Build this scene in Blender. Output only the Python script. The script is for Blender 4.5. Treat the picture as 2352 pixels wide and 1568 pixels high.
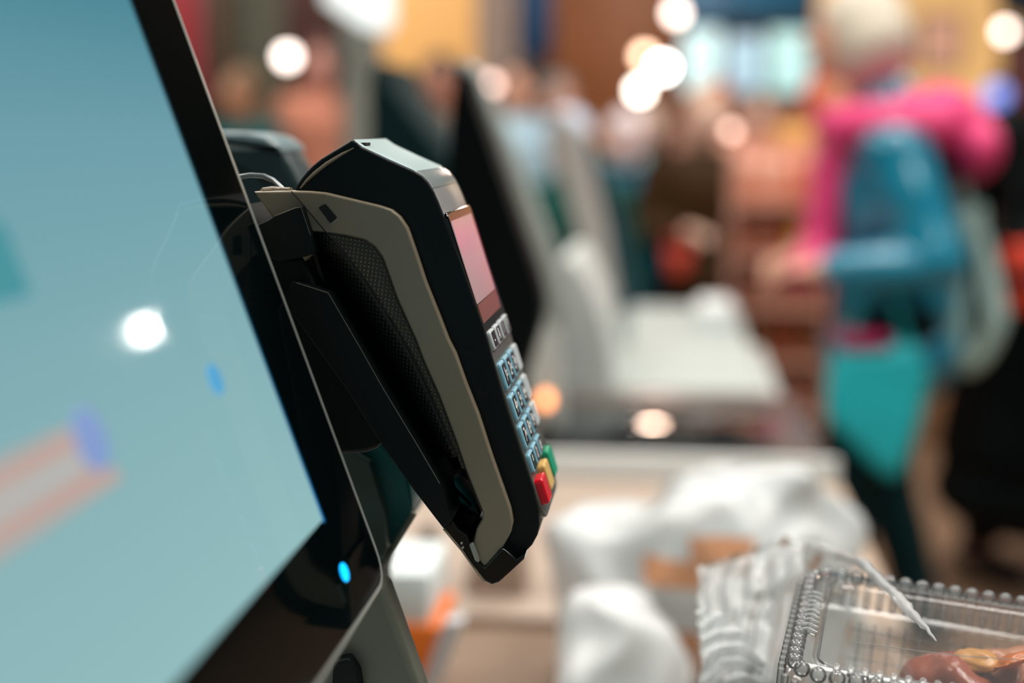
import bpy, bmesh, math, random
from mathutils import Vector, Matrix, noise
random.seed(7)
for o in list(bpy.data.objects): bpy.data.objects.remove(o)
SC = bpy.context.scene
COL = SC.collection
# ------------------------------------------------------------------ camera
CAM = Vector((0, 0, 1.35))
FPX = 3267.0                      # 50 mm on a 36 mm sensor at 2352 px
PITCH = math.atan(484 / FPX)
YAW = math.atan((1550 - 1176) / FPX / math.sqrt(1 + (484 / FPX) ** 2))
RCAM = Matrix.Rotation(YAW, 3, 'Z') @ Matrix.Rotation(math.pi / 2 - PITCH, 3, 'X')

def ray(px, py):
    return RCAM @ Vector(((px - 1176) / FPX, (784 - py) / FPX, -1))

def W(px, py, Y):
    """point of the world plane y = Y that lies behind a photo pixel (used to measure positions off the photograph)"""
    d = ray(px, py)
    return CAM + d * (Y / d.y)

def WZ(px, py, Z):
    d = ray(px, py)
    return CAM + d * ((Z - CAM.z) / d.z)

cd = bpy.data.cameras.new('camera'); cam = bpy.data.objects.new('camera', cd); COL.objects.link(cam)
cam.matrix_world = Matrix.Translation(CAM) @ RCAM.to_4x4()
cd.lens = 50; cd.sensor_width = 36; cd.sensor_fit = 'HORIZONTAL'; cd.clip_start = .01; cd.clip_end = 200
cd.dof.use_dof = True
cd.dof.focus_distance = (W(1000, 700, .603) - CAM).dot(RCAM @ Vector((0, 0, -1)))
cd.dof.aperture_fstop = 2.9
SC.camera = cam
# ------------------------------------------------------------------ light, exposure
SC.view_settings.view_transform = 'Standard'; SC.view_settings.look = 'None'
SC.view_settings.exposure = 0.0; SC.view_settings.gamma = 1.0; SC.view_settings.use_curve_mapping = False
wd = bpy.data.worlds.new('hall_light'); SC.world = wd; wd.use_nodes = True
wd.node_tree.nodes['Background'].inputs[0].default_value = (.50, .72, .74, 1)
wd.node_tree.nodes['Background'].inputs[1].default_value = .30

def area(x, y, z, sx, sy, power, col):
    l = bpy.data.lights.new('panel_light', 'AREA'); l.shape = 'RECTANGLE'; l.size = sx; l.size_y = sy
    l.energy = power; l.color = col
    o = bpy.data.objects.new('panel_light', l); COL.objects.link(o); o.location = (x, y, z); return o
# (the lamps themselves are built with their fixtures below: PANELS)
PANELS = [(-2.4, 1.5), (1.6, .8), (-2.6, 6), (3.7, 5.0), (-3.6, 11), (6.6, 10.5), (-6.5, 16), (-2.5, 18), (.4, 3.4)]
PANEL_POWER = 105

cy = SC.cycles; cy.max_bounces = 7; cy.diffuse_bounces = 2; cy.glossy_bounces = 3; cy.transmission_bounces = 4; cy.transparent_max_bounces = 14; cy.caustics_reflective = False; cy.caustics_refractive = False

# ------------------------------------------------------------------ materials
def lin(c):
    return tuple(((v / 255) / 12.92 if v / 255 <= .04045 else ((v / 255 + .055) / 1.055) ** 2.4) for v in c)
_mats = {}
def mat(name, rgb=(128, 128, 128), rough=.5, metal=0, emit=None, es=0, spec=.5, coat=0, bump=None, vary=0, alpha=None):
    if name in _mats: return _mats[name]
    m = bpy.data.materials.new(name); m.use_nodes = True; _mats[name] = m
    nt = m.node_tree; b = nt.nodes['Principled BSDF']
    c = lin(rgb) + (1,)
    b.inputs['Base Color'].default_value = c
    b.inputs['Roughness'].default_value = rough; b.inputs['Metallic'].default_value = metal
    b.inputs['Specular IOR Level'].default_value = spec; b.inputs['Coat Weight'].default_value = coat
    b.inputs['Coat Roughness'].default_value = .05
    if emit: b.inputs['Emission Color'].default_value = lin(emit) + (1,); b.inputs['Emission Strength'].default_value = es
    tc = nt.nodes.new('ShaderNodeTexCoord')
    if vary:
        n = nt.nodes.new('ShaderNodeTexNoise'); n.inputs['Scale'].default_value = vary; nt.links.new(tc.outputs['Object'], n.inputs['Vector'])
        mx = nt.nodes.new('ShaderNodeMix'); mx.data_type = 'RGBA'
        mx.inputs[6].default_value = tuple(v * .7 for v in c[:3]) + (1,); mx.inputs[7].default_value = tuple(min(1, v * 1.25) for v in c[:3]) + (1,)
        nt.links.new(n.outputs['Fac'], mx.inputs[0]); nt.links.new(mx.outputs[2], b.inputs['Base Color'])
    if bump:
        n = nt.nodes.new('ShaderNodeTexNoise'); n.inputs['Scale'].default_value = bump[0]; n.inputs['Detail'].default_value = 4
        nt.links.new(tc.outputs['Object'], n.inputs['Vector'])
        bp = nt.nodes.new('ShaderNodeBump'); bp.inputs['Strength'].default_value = bump[1]; bp.inputs['Distance'].default_value = .001
        nt.links.new(n.outputs['Fac'], bp.inputs['Height']); nt.links.new(bp.outputs[0], b.inputs['Normal'])
    return m

def film(name, tint=(235, 240, 240), body=.25, rough=.12, ior=1.45, bump=None, print_col=None, print_boxes=()):
    """thin clear or milky plastic: transparent film, a milky share, and a glossy coat"""
    if name in _mats: return _mats[name]
    m = bpy.data.materials.new(name); m.use_nodes = True; _mats[name] = m
    nt = m.node_tree; nt.nodes.clear(); N = nt.nodes.new; L = nt.links.new
    out = N('ShaderNodeOutputMaterial'); tr = N('ShaderNodeBsdfTransparent'); di = N('ShaderNodeBsdfDiffuse'); tl = N('ShaderNodeBsdfTranslucent')
    gl = N('ShaderNodeBsdfGlossy'); gl.inputs['Roughness'].default_value = rough
    c = lin(tint) + (1,)
    di.inputs[0].default_value = c; tl.inputs[0].default_value = c
    a = N('ShaderNodeMixShader'); a.inputs[0].default_value = .28; L(di.outputs[0], a.inputs[1]); L(tl.outputs[0], a.inputs[2])
    b = N('ShaderNodeMixShader'); b.inputs[0].default_value = body; L(tr.outputs[0], b.inputs[1]); L(a.outputs[0], b.inputs[2])
    fr = N('ShaderNodeFresnel'); fr.inputs[0].default_value = ior
    g = N('ShaderNodeMixShader'); L(fr.outputs[0], g.inputs[0]); L(b.outputs[0], g.inputs[1]); L(gl.outputs[0], g.inputs[2]); L(g.outputs[0], out.inputs[0])
    tc = N('ShaderNodeTexCoord')
    if bump:
        n = N('ShaderNodeTexNoise'); n.inputs['Scale'].default_value = bump[0]; n.inputs['Detail'].default_value = 3
        L(tc.outputs['Object'], n.inputs['Vector']); bp = N('ShaderNodeBump'); bp.inputs['Strength'].default_value = bump[1]; bp.inputs['Distance'].default_value = .002
        L(n.outputs['Fac'], bp.inputs['Height']); L(bp.outputs[0], gl.inputs['Normal']); L(bp.outputs[0], fr.inputs['Normal'])
    if print_col:
        mask = None
        sp = N('ShaderNodeSeparateXYZ'); L(tc.outputs['Object'], sp.inputs[0])
        for (x0, x1, z0, z1) in print_boxes:
            parts = []
            for ax, lo, hi in ((0, x0, x1), (2, z0, z1)):
                p = N('ShaderNodeMath'); p.operation = 'GREATER_THAN'; L(sp.outputs[ax], p.inputs[0]); p.inputs[1].default_value = lo
                q = N('ShaderNodeMath'); q.operation = 'LESS_THAN'; L(sp.outputs[ax], q.inputs[0]); q.inputs[1].default_value = hi
                r = N('ShaderNodeMath'); r.operation = 'MULTIPLY'; L(p.outputs[0], r.inputs[0]); L(q.outputs[0], r.inputs[1]); parts.append(r)
            s = N('ShaderNodeMath'); s.operation = 'MULTIPLY'; L(parts[0].outputs[0], s.inputs[0]); L(parts[1].outputs[0], s.inputs[1])
            if mask is None: mask = s
            else:
                t = N('ShaderNodeMath'); t.operation = 'MAXIMUM'; L(mask.outputs[0], t.inputs[0]); L(s.outputs[0], t.inputs[1]); mask = t
        mx = N('ShaderNodeMix'); mx.data_type = 'RGBA'; mx.inputs[6].default_value = c; mx.inputs[7].default_value = lin(print_col) + (1,)
        L(mask.outputs[0], mx.inputs[0]); L(mx.outputs[2], di.inputs[0]); L(mx.outputs[2], tl.inputs[0])
    return m

# ------------------------------------------------------------------ object helpers
def tag(o, label=None, cat=None, group=None, kind=None):
    if label: o['label'] = label
    if cat: o['category'] = cat
    if group: o['group'] = group
    if kind: o['kind'] = kind
    return o
def empty(name, loc, label=None, cat=None, group=None, rz=0):
    o = bpy.data.objects.new(name, None); COL.objects.link(o); o.location = loc; o.rotation_euler.z = rz
    o.empty_display_size = .05
    return tag(o, label, cat, group)
def link(name, bm, m, parent=None, smooth=35, world=True):
    """one mesh object from a bmesh. world=True: bm coordinates are world coordinates even under a parent"""
    bmesh.ops.remove_doubles(bm, verts=bm.verts, dist=1e-7)
    bmesh.ops.recalc_face_normals(bm, faces=bm.faces)
    off = Vector((0, 0, 0))
    if parent is None and world and bm.verts:          # origin at the thing's own base
        xs = [v.co for v in bm.verts]
        off = Vector((sum(v.x for v in xs) / len(xs), sum(v.y for v in xs) / len(xs), min(v.z for v in xs)))
        bmesh.ops.translate(bm, verts=bm.verts, vec=-off)
    me = bpy.data.meshes.new(name); bm.to_mesh(me); bm.free()
    for m_ in (m if isinstance(m, (list, tuple)) else [m]): me.materials.append(m_)
    if smooth:
        for p in me.polygons: p.use_smooth = True
        me.set_sharp_from_angle(angle=math.radians(smooth))
        for p in me.polygons:
            if len(p.vertices) > 6: p.use_smooth = False
    o = bpy.data.objects.new(name, me); COL.objects.link(o)
    if parent is not None:
        o.parent = parent
        if world:
            o.matrix_parent_inverse = wmat(parent).inverted()
    else: o.location = off
    return o
def wmat(o):
    m = o.matrix_basis.copy()
    return (wmat(o.parent) @ o.matrix_parent_inverse @ m) if o.parent else m

def box(bm, c, s, rz=0, M=None, bev=0):
    r = bmesh.ops.create_cube(bm, size=1)
    vs = r['verts']
    bmesh.ops.scale(bm, vec=s, verts=vs)
    if bev:
        es = list({e for v in vs for e in v.link_edges})
        rr = bmesh.ops.bevel(bm, geom=es, offset=bev, segments=2, profile=.5, affect='EDGES')
        vs = list({v for f in rr['faces'] for v in f.verts} | {v for v in vs if v.is_valid})
    bmesh.ops.transform(bm, matrix=(M or Matrix()) @ Matrix.Translation(c) @ Matrix.Rotation(rz, 4, 'Z'), verts=vs)
    return vs
def bx(x0, x1, y0, y1, z0, z1, bev=0):
    bm = bmesh.new(); box(bm, ((x0 + x1) / 2, (y0 + y1) / 2, (z0 + z1) / 2), (x1 - x0, y1 - y0, z1 - z0), bev=bev); return bm

def rounded(pts, r, n=5):
    """2-D polygon with each corner replaced by an arc of radius ~r (number, or list of one per corner)"""
    out = []; N = len(pts)
    for i, p in enumerate(pts):
        p = Vector(p[:2]); a = Vector(pts[i - 1][:2]) - p; b = Vector(pts[(i + 1) % N][:2]) - p
        rr = r[i] if isinstance(r, (list, tuple)) else r
        t = min(rr, a.length * .45, b.length * .45)
        if t <= 1e-9: out.append(p); continue
        A = p + a.normalized() * t; B = p + b.normalized() * t
        for k in range(n + 1):
            u = k / n; out.append(A * (1 - u) ** 2 + p * 2 * u * (1 - u) + B * u ** 2)
    return out
def inset(poly, d):
    N = len(poly); area_ = sum(poly[i - 1].x * poly[i].y - poly[i].x * poly[i - 1].y for i in range(N))
    s = 1 if area_ > 0 else -1
    out = []
    for i in range(N):
        e1 = (poly[i] - poly[i - 1]); e2 = (poly[(i + 1) % N] - poly[i])
        if e1.length < 1e-9: e1 = e2
        if e2.length < 1e-9: e2 = e1
        n1 = Vector((-e1.y, e1.x)).normalized() * s; n2 = Vector((-e2.y, e2.x)).normalized() * s
        m = n1 + n2
        if m.length < 1e-6: m = n1
        m.normalize(); k = max(.45, m.dot(n1))
        out.append(poly[i] + m * (d / k))
    return out
def slab(bm, poly, M, h0, h1, bev=0, seg=3, both=False):
    """extrude the 2-D polygon from h0 to h1 along local z of matrix M; rounded rim of size bev at h0 (and h1)"""
    rings = []
    sgn = 1 if h1 > h0 else -1
    if bev:
        for k in range(seg + 1):
            a = k / seg * math.pi / 2
            rings.append((inset(poly, bev * (1 - math.sin(a))), h0 + sgn * bev * (1 - math.cos(a))))
    else: rings.append((poly, h0))
    if both and bev:
        for k in range(seg, -1, -1):
            a = k / seg * math.pi / 2
            rings.append((inset(poly, bev * (1 - math.sin(a))), h1 - sgn * bev * (1 - math.cos(a))))
    else: rings.append((poly, h1))
    vr = [[bm.verts.new(M @ Vector((p.x, p.y, h))) for p in ring] for ring, h in rings]
    N = len(poly)
    for a, b in zip(vr[:-1], vr[1:]):
        for i in range(N): bm.faces.new((a[i], a[(i + 1) % N], b[(i + 1) % N], b[i]))
    bm.faces.new(vr[0]); bm.faces.new(vr[-1][::-1])
# matrix that maps (a, b, h) -> world (x=a, y=h, z=b)
MXZ = Matrix(((1, 0, 0, 0), (0, 0, 1, 0), (0, 1, 0, 0), (0, 0, 0, 1)))
def prof(pts, Yref, r=0, n=5):
    """photo outline -> X/Z profile at distance Yref; r in px"""
    q = []
    for p in rounded(pts, r, n) if r else [Vector(p[:2]) for p in pts]:
        w = W(p.x, p.y, Yref); q.append(Vector((w.x, w.z)))
    return q
def prism(name, pts, Y0, Y1, m, parent=None, r=0, bev=0, both=False, seg=3, smooth=35):
    bm = bmesh.new(); slab(bm, prof(pts, Y0, r), MXZ, Y0, Y1, bev, seg, both)
    return link(name, bm, m, parent, smooth)
def pbox(name, x0, y0, x1, y1, Y, depth, m, parent=None, bev=.004):
    """a box whose near face spans the photo rectangle x0..x1, y0..y1 at distance Y"""
    a = W(x0, y0, Y); b = W(x1, y1, Y)
    return link(name, bx(a.x, b.x, Y, Y + depth, b.z, a.z, bev), m, parent)
def tube(bm, pts, r, seg=10, closed=False):
    pts = [Vector(p) for p in pts]; rings = []; up = Vector((0, 0, 1))
    for i, p in enumerate(pts):
        t = (pts[(i + 1) % len(pts)] - pts[i - 1]) if closed or 0 < i < len(pts) - 1 else (pts[1] - pts[0] if i == 0 else pts[-1] - pts[-2])
        t.normalize(); s = t.cross(up)
        if s.length < .01: s = t.cross(Vector((1, 0, 0)))
        s.normalize(); u = s.cross(t); rr = r[i] if isinstance(r, (list, tuple)) else r
        rings.append([bm.verts.new(p + (s * math.cos(a) + u * math.sin(a)) * rr) for a in [2 * math.pi * k / seg for k in range(seg)]])
    n = len(rings)
    for i in range(n if closed else n - 1):
        A = rings[i]; B = rings[(i + 1) % n]
        for k in range(seg): bm.faces.new((A[k], A[(k + 1) % seg], B[(k + 1) % seg], B[k]))
    if not closed: bm.faces.new(rings[0][::-1]); bm.faces.new(rings[-1])
def ell(bm, c, r, M=None, seg=16):
    rr = bmesh.ops.create_uvsphere(bm, u_segments=seg, v_segments=max(6, seg * 2 // 3), radius=1)
    bmesh.ops.scale(bm, vec=r, verts=rr['verts'])
    bmesh.ops.transform(bm, matrix=Matrix.Translation(c) @ (M or Matrix()), verts=rr['verts'])
    return rr['verts']
def lathe(bm, prof_, c, seg=20):
    rings = [[bm.verts.new(Vector(c) + Vector((r * math.cos(a), r * math.sin(a), z))) for a in [2 * math.pi * k / seg for k in range(seg)]] for r, z in prof_]
    for A, B in zip(rings[:-1], rings[1:]):
        for k in range(seg): bm.faces.new((A[k], A[(k + 1) % seg], B[(k + 1) % seg], B[k]))
    bm.faces.new(rings[0][::-1]); bm.faces.new(rings[-1])
def text_obj(name, s, size, M, m, parent, depth=.0001):
    cu = bpy.data.curves.new(name, 'FONT'); cu.body = s; cu.size = size; cu.extrude = depth; cu.align_x = 'CENTER'; cu.align_y = 'CENTER'
    t = bpy.data.objects.new('tmp', cu); COL.objects.link(t)
    me = bpy.data.meshes.new_from_object(t); COL.objects.unlink(t); bpy.data.objects.remove(t)
    me.transform(M); me.name = name; me.materials.clear(); me.materials.append(m)
    o = bpy.data.objects.new(name, me); COL.objects.link(o); o.parent = parent; o.matrix_parent_inverse = wmat(parent).inverted()
    return o

# ------------------------------------------------------------------ colours
BLACK = mat('black_plastic', (4, 15, 15), .5, spec=.22, bump=(900, .05))
BLACKG = mat('glossy_black', (6, 11, 12), .09, spec=.6)
BEZEL = mat('black_glass', (2, 8, 9), .07, spec=.14)
TAUPE = mat('taupe_plastic', (146, 134, 114), .38, spec=.5, bump=(2500, .06))
SILVER = mat('grey_rim', (168, 174, 168), .3, metal=.5)
STAND = mat('olive_grey_metal', (108, 112, 100), .4)
TEALP = mat('dark_teal_plastic', (16, 108, 110), .25)
WHITE = mat('white_plastic', (225, 230, 228), .35)
GREYL = mat('light_grey_metal', (190, 196, 192), .35)
BEIGE = mat('beige_metal', (170, 152, 137), .45)
BROWN = mat('taupe_tray', (140, 118, 100), .5)

# ================================================================== our monitor
mon = empty('touchscreen_monitor', W(600, 1500, .5), 'black framed checkout touchscreen with lit pale teal display and blue power light', 'monitor')
YE = .568
P0 = W(895, 1330, YE); P1 = W(405, 0, YE)
V = (P1 - P0); V.y = 0; V.normalize(); U = Vector((0, -1, 0)); N = U.cross(V); 
if N.x < 0: N = -N
MM = Matrix(((U.x, V.x, N.x, P0.x), (U.y, V.y, N.y, P0.y), (U.z, V.z, N.z, P0.z), (0, 0, 0, 1)))   # (u from far edge towards us, v up, n out of the screen)
def onplane(px, py, M=MM, n=0.0):
    o = M @ Vector((0, 0, n)); nn = Vector((M[0][2], M[1][2], M[2][2])); d = ray(px, py)
    t = (o - CAM).dot(nn) / d.dot(nn); q = M.inverted() @ (CAM + d * t)
    return Vector((q.x, q.y))
WM, HM = .365, .305
def rrect(u0, v0, u1, v1, r, n=6): return rounded([(u0, v0), (u1, v0), (u1, v1), (u0, v1)], r, n)
bm = bmesh.new(); slab(bm, rrect(0, 0, WM, HM, .017), MM, 0, -.014, .0022, 4); link('rim', bm, SILVER, mon)
bm = bmesh.new(); slab(bm, rrect(.0066, .0034, WM - .0034, HM - .0034, .013), MM, .0006, -.001, .0003, 2); link('bezel_glass', bm, BEZEL, mon)
bm = bmesh.new(); slab(bm, rrect(.012, .012, WM - .012, HM - .012, .014), MM, -.046, -.014, .006, 3); link('rear_housing', bm, BLACK, mon)
c1 = onplane(736, 1196); c2 = onplane(292, 0)
u0 = c1.x; v0 = c1.y; 
def screen_mat(name, stops, es, rough=.05):
    m = bpy.data.materials.new(name); m.use_nodes = True; nt = m.node_tree; b = nt.nodes['Principled BSDF']
    b.inputs['Base Color'].default_value = (.01, .012, .014, 1); b.inputs['Roughness'].default_value = rough
    tc = nt.nodes.new('ShaderNodeTexCoord'); sp = nt.nodes.new('ShaderNodeSeparateXYZ'); rp = nt.nodes.new('ShaderNodeValToRGB')
    nt.links.new(tc.outputs['Generated'], sp.inputs[0]); nt.links.new(sp.outputs[2], rp.inputs[0]); nt.links.new(rp.outputs[0], b.inputs['Emission Color'])
    while len(rp.color_ramp.elements) < len(stops): rp.color_ramp.elements.new(.5)
    for e, (p, c) in zip(rp.color_ramp.elements, stops): e.position = p; e.color = lin(c) + (1,)
    b.inputs['Emission Strength'].default_value = es
    return m
SCRM = screen_mat('lit_display', [(0, (144, 186, 188)), (.35, (128, 172, 178)), (.62, (106, 156, 168)), (.85, (66, 130, 146)), (1, (54, 120, 136))], 1.0)  # gradient also carries some viewing-angle falloff in its colours
bm = bmesh.new(); slab(bm, rrect(u0, v0, WM - .016, HM - .014, .0005, 1), MM, .0009, .0002); scr = link('display', bm, SCRM, mon, smooth=0)
def emi(name, rgb, s=1, rough=.2): return mat(name, (10, 10, 10), rough, emit=rgb, es=s)
def onscreen(name, pxpts, m, h=.00115, r=0):
    pts = [onplane(*p) for p in pxpts]
    pts = rounded(pts, r) if r else pts
    bm = bmesh.new(); slab(bm, pts, MM, h, .00085); return link(name, bm, m, scr, smooth=0)
# a banner with a paler inside, a small blue mark on it, a painted blue fringe along the display edge
b1 = onplane(258, 1055); b2 = onplane(262, 1115); ub = b1.x
ban = [(ub, onplane(262, 1108).y), (WM - .03, onplane(262, 1108).y), (WM - .03, onplane(200, 958).y), (ub + .02, onplane(200, 958).y)]
bm = bmesh.new(); slab(bm, [Vector(p) for p in ban], MM, .00115, .00085); link('banner', bm, emi('banner_pink', (188, 164, 156)), scr, smooth=0)
vy0 = onplane(262, 1108).y; vy1 = onplane(200, 958).y; hh = vy1 - vy0
bm = bmesh.new(); slab(bm, [Vector(p) for p in ((ub + .02, vy0 + hh * .40), (WM - .06, vy0 + hh * .40), (WM - .06, vy0 + hh * .62), (ub + .02, vy0 + hh * .62))], MM, .0013, .00085); link('banner_text_field', bm, emi('banner_grey', (176, 186, 184)), scr, smooth=0)
q = onplane(200, 1012)
bm = bmesh.new(); slab(bm, [q + Vector((math.cos(a), math.sin(a))) * .009 for a in [k * math.pi / 10 for k in range(20)]], MM, .0015, .00085); link('banner_icon', bm, emi('icon_violet', (130, 156, 206)), scr, smooth=0)
q = onplane(487, 873)
bm = bmesh.new(); slab(bm, [q + Vector((math.cos(a), math.sin(a))) * .0055 for a in [k * math.pi / 10 for k in range(20)]], MM, .0015, .00085); link('blue_reflection', bm, emi('reflection_blue', (84, 165, 212), 1), scr, smooth=0)  # glowing disc painted as a blue reflection on the screen
q = onplane(-40, 610)
bm = bmesh.new(); slab(bm, [q + Vector((x * .016, y * .010)) for x, y in ((-1, -1), (1, -1), (1, 1), (-1, 1))], MM, .0015, .00085); link('corner_icon', bm, emi('icon_teal', (50, 140, 150)), scr, smooth=0)
bm = bmesh.new(); slab(bm, [Vector(p) for p in ((u0 - .0022, v0 - .001), (u0, v0 - .001), (u0, HM - .014), (u0 - .0022, HM - .014))], MM, .0009, .0002); link('edge_glow', bm, screen_mat('edge_glow_blue', [(0, (0, 120, 190)), (.12, (0, 95, 140)), (.5, (0, 62, 78)), (1, (0, 60, 74))], .9), mon, smooth=0)  # blue strip painted as the light fringe at the screen edge
q = onplane(787, 1315)
bm = bmesh.new(); slab(bm, [q + Vector((math.cos(a) * .0042, math.sin(a) * .0036)) for a in [k * math.pi / 12 for k in range(24)]], MM, .0011, .0002, .0003, 2); link('power_light', bm, emi('power_blue', (0, 170, 255), 2.6), mon)
# stand leg below the monitor, olive grey
prism('stand', [(640, 1395), (790, 1300), (882, 1350), (962, 1572), (1000, 1700), (560, 1700), (560, 1568)], .585, .60, STAND, mon, r=10, bev=.003)
prism('stand_hinge', [(765, 1520), (800, 1512), (822, 1545), (830, 1600), (760, 1600)], .578, .60, BLACK, mon, r=8, bev=.001)
prism('stand_foot', [(500, 1690), (1000, 1690), (1040, 2812), (480, 2812)], .585, .615, STAND, mon, r=8, bev=.004)

# ================================================================== payment terminal on its bracket
tm = empty('payment_terminal', W(1130, 1340, .62), 'black handheld card payment terminal with pale blue keys in the wall side cradle', 'payment terminal')
tm['label'] = 'black card payment terminal with pale blue number keys and taupe rear shell'
YT = .60
BODY = [(676, 436), (684, 421), (692, 409), (705, 393), (719, 379), (737, 364), (755, 353), (778, 339), (808, 321), (820, 327), (831, 338), (894, 368), (951, 393), (970, 404), (984, 420), (997, 442), (1007, 466),
        (1019, 497), (1062, 612), (1112, 757), (1158, 920), (1197, 1040), (1224, 1122), (1237, 1175), (1239, 1205), (1234, 1230), (1222, 1252), (1196, 1279), (1186, 1281), (1150, 1256), (1120, 1200), (1000, 900), (900, 650), (780, 470)]
prism('body', BODY, YT, .672, BLACK, tm, bev=.0011, seg=4)
# taupe line painted as the inner highlight along the crown edge
bm = bmesh.new(); tube(bm, [W(x, y, YT - .0002) for x, y in ((690, 432), (703, 416), (722, 398), (750, 376), (785, 354), (812, 340))], [.0003, .0006, .0008, .0008, .0006, .0002], 8); link('crown_highlight', bm, TAUPE, tm)
# taupe shell
SH = [(583, 440), (669, 438), (712, 439), (745, 442), (812, 458), (871, 472), (898, 481), (918, 497), (936, 524), (955, 578), (977, 645), (1010, 728), (1030, 780), (1046, 811), (1069, 876), (1099, 952), (1130, 1048), (1157, 1124),
      (1173, 1170), (1178, 1200), (1173, 1224), (1155, 1257), (1113, 1304), (1099, 1287), (1086, 1250), (1094, 1215), (1107, 1192), (1108, 1176), (1069, 1078), (1046, 1010), (1007, 906), (973, 830), (954, 780), (911, 685), (890, 625), (878, 592), (861, 568), (838, 552), (795, 542), (712, 531), (722, 575), (700, 600), (640, 520)]
HOLE = [(731, 476), (747, 468), (774, 500), (758, 512)]
def holed(name, outer, hole, Y0, Y1, m, parent, bev):
    bm = bmesh.new(); slab(bm, prof(outer, Y0), MXZ, Y0, Y1, bev, 4)
    o = link(name, bm, m, parent); return o
holed('rear_shell', SH, HOLE, .5958, .602, TAUPE, tm, .0010)
prism('shell_slot', HOLE, .5952, .5962, mat('slot_dark', (3, 4, 4), .6), tm, r=3)
bm = bmesh.new(); tube(bm, [W(x, y, .5957) for x, y in ((733, 474), (757, 513), (763, 513), (775, 501))], .00022, 6); link('slot_edge', bm, SILVER, tm)
# the dark groove that crosses the shell diagonally
SEAM = [(669, 439), (690, 463), (712, 489), (749, 534), (790, 578), (830, 630), (880, 705), (915, 760), (937, 797), (960, 840), (985, 895), (1010, 955), (1035, 1015), (1050, 1047)]
bm = bmesh.new(); tube(bm, [W(x, y, .5956) for x, y in SEAM], .00025, 6); link('shell_seam', bm, mat('seam_black', (8, 9, 8), .5), tm)
# rubber grip: flat right of the seam, curving away left of it
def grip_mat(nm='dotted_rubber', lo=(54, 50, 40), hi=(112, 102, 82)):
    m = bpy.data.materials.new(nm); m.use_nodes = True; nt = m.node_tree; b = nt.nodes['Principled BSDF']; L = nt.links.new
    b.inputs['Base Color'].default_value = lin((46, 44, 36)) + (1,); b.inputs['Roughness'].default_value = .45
    tc = nt.nodes.new('ShaderNodeTexCoord'); mp = nt.nodes.new('ShaderNodeMapping'); mp.inputs['Scale'].default_value = (560, 560, 560)
    mp.inputs['Rotation'].default_value = (0, math.radians(-8), 0)
    L(tc.outputs['Object'], mp.inputs[0]); sp = nt.nodes.new('ShaderNodeSeparateXYZ'); L(mp.outputs[0], sp.inputs[0])
    hs = []
    for ax in (0, 2):
        f = nt.nodes.new('ShaderNodeMath'); f.operation = 'FRACT'; L(sp.outputs[ax], f.inputs[0])
        s = nt.nodes.new('ShaderNodeMath'); s.operation = 'SUBTRACT'; L(f.outputs[0], s.inputs[0]); s.inputs[1].default_value = .5
        p = nt.nodes.new('ShaderNodeMath'); p.operation = 'MULTIPLY'; L(s.outputs[0], p.inputs[0]); L(s.outputs[0], p.inputs[1]); hs.append(p)
    a = nt.nodes.new('ShaderNodeMath'); a.operation = 'ADD'; L(hs[0].outputs[0], a.inputs[0]); L(hs[1].outputs[0], a.inputs[1])
    r = nt.nodes.new('ShaderNodeMapRange'); r.inputs[1].default_value = .02; r.inputs[2].default_value = .17; r.inputs[3].default_value = 1; r.inputs[4].default_value = 0; L(a.outputs[0], r.inputs[0])
    bp = nt.nodes.new('ShaderNodeBump'); bp.inputs['Strength'].default_value = 1; bp.inputs['Distance'].default_value = .0004; L(r.outputs[0], bp.inputs['Height']); L(bp.outputs[0], b.inputs['Normal'])
    mx = nt.nodes.new('ShaderNodeMix'); mx.data_type = 'RGBA'; mx.inputs[6].default_value = lin(lo) + (1,); mx.inputs[7].default_value = lin(hi) + (1,)
    L(r.outputs[0], mx.inputs[0]); L(mx.outputs[2], b.inputs['Base Color'])
    return m
GRIP = grip_mat()
PADR = [(749, 534), (795, 542), (838, 552), (861, 568), (878, 592), (890, 625), (911, 685), (954, 780), (973, 830), (1007, 906), (1046, 1010), (1069, 1078), (1060, 1075), (1050, 1047), (1035, 1015), (1010, 955), (985, 895), (960, 840), (937, 797), (915, 760), (880, 705), (830, 630), (790, 578)]
prism('grip_pad', PADR, .5962, .6015, GRIP, tm, bev=.0004)
LEFT = [(669, 439, .597), (690, 463, .597), (700, 500, .599), (710, 531, .600), (722, 590, .612), (745, 650, .618), (790, 735, .622), (815, 790, .624), (835, 830, .625), (858, 870, .626), (885, 920, .627), (930, 985, .627), (975, 1040, .627), (1010, 1072, .625)]
bm = bmesh.new(); rows = []
for (sx, sy), (lx, ly, lY) in zip(SEAM, LEFT):
    row = []
    for k in range(9):
        t = k / 8; y = .597 + (lY - .597) * t ** 1.8
        a = W(sx, sy, .597); b = W(lx, ly, .597)
        p = a.lerp(b, t); row.append(bm.verts.new((p.x, y, p.z)))
    rows.append(row)
for A, B in zip(rows[3:-1], rows[4:]):
    for k in range(8): bm.faces.new((A[k], A[k + 1], B[k + 1], B[k]))
o = link('grip_side', bm, grip_mat('dotted_rubber_shaded', (16, 20, 18), (40, 42, 36)), tm, 60); md = o.modifiers.new('t', 'SOLIDIFY'); md.thickness = .0015; md.offset = 0  # darker copy of the rubber, shade painted on the side turning away
bm = bmesh.new(); tube(bm, [W(x, y, .5958) for x, y in ((712, 531), (749, 534), (795, 542), (838, 552), (861, 568), (878, 592), (890, 625), (911, 685), (954, 780), (973, 830), (1007, 906), (1046, 1010), (1069, 1078), (1106, 1174))], .00028, 6); link('grip_groove', bm, mat('seam_black', (8, 9, 8), .5), tm)
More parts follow.
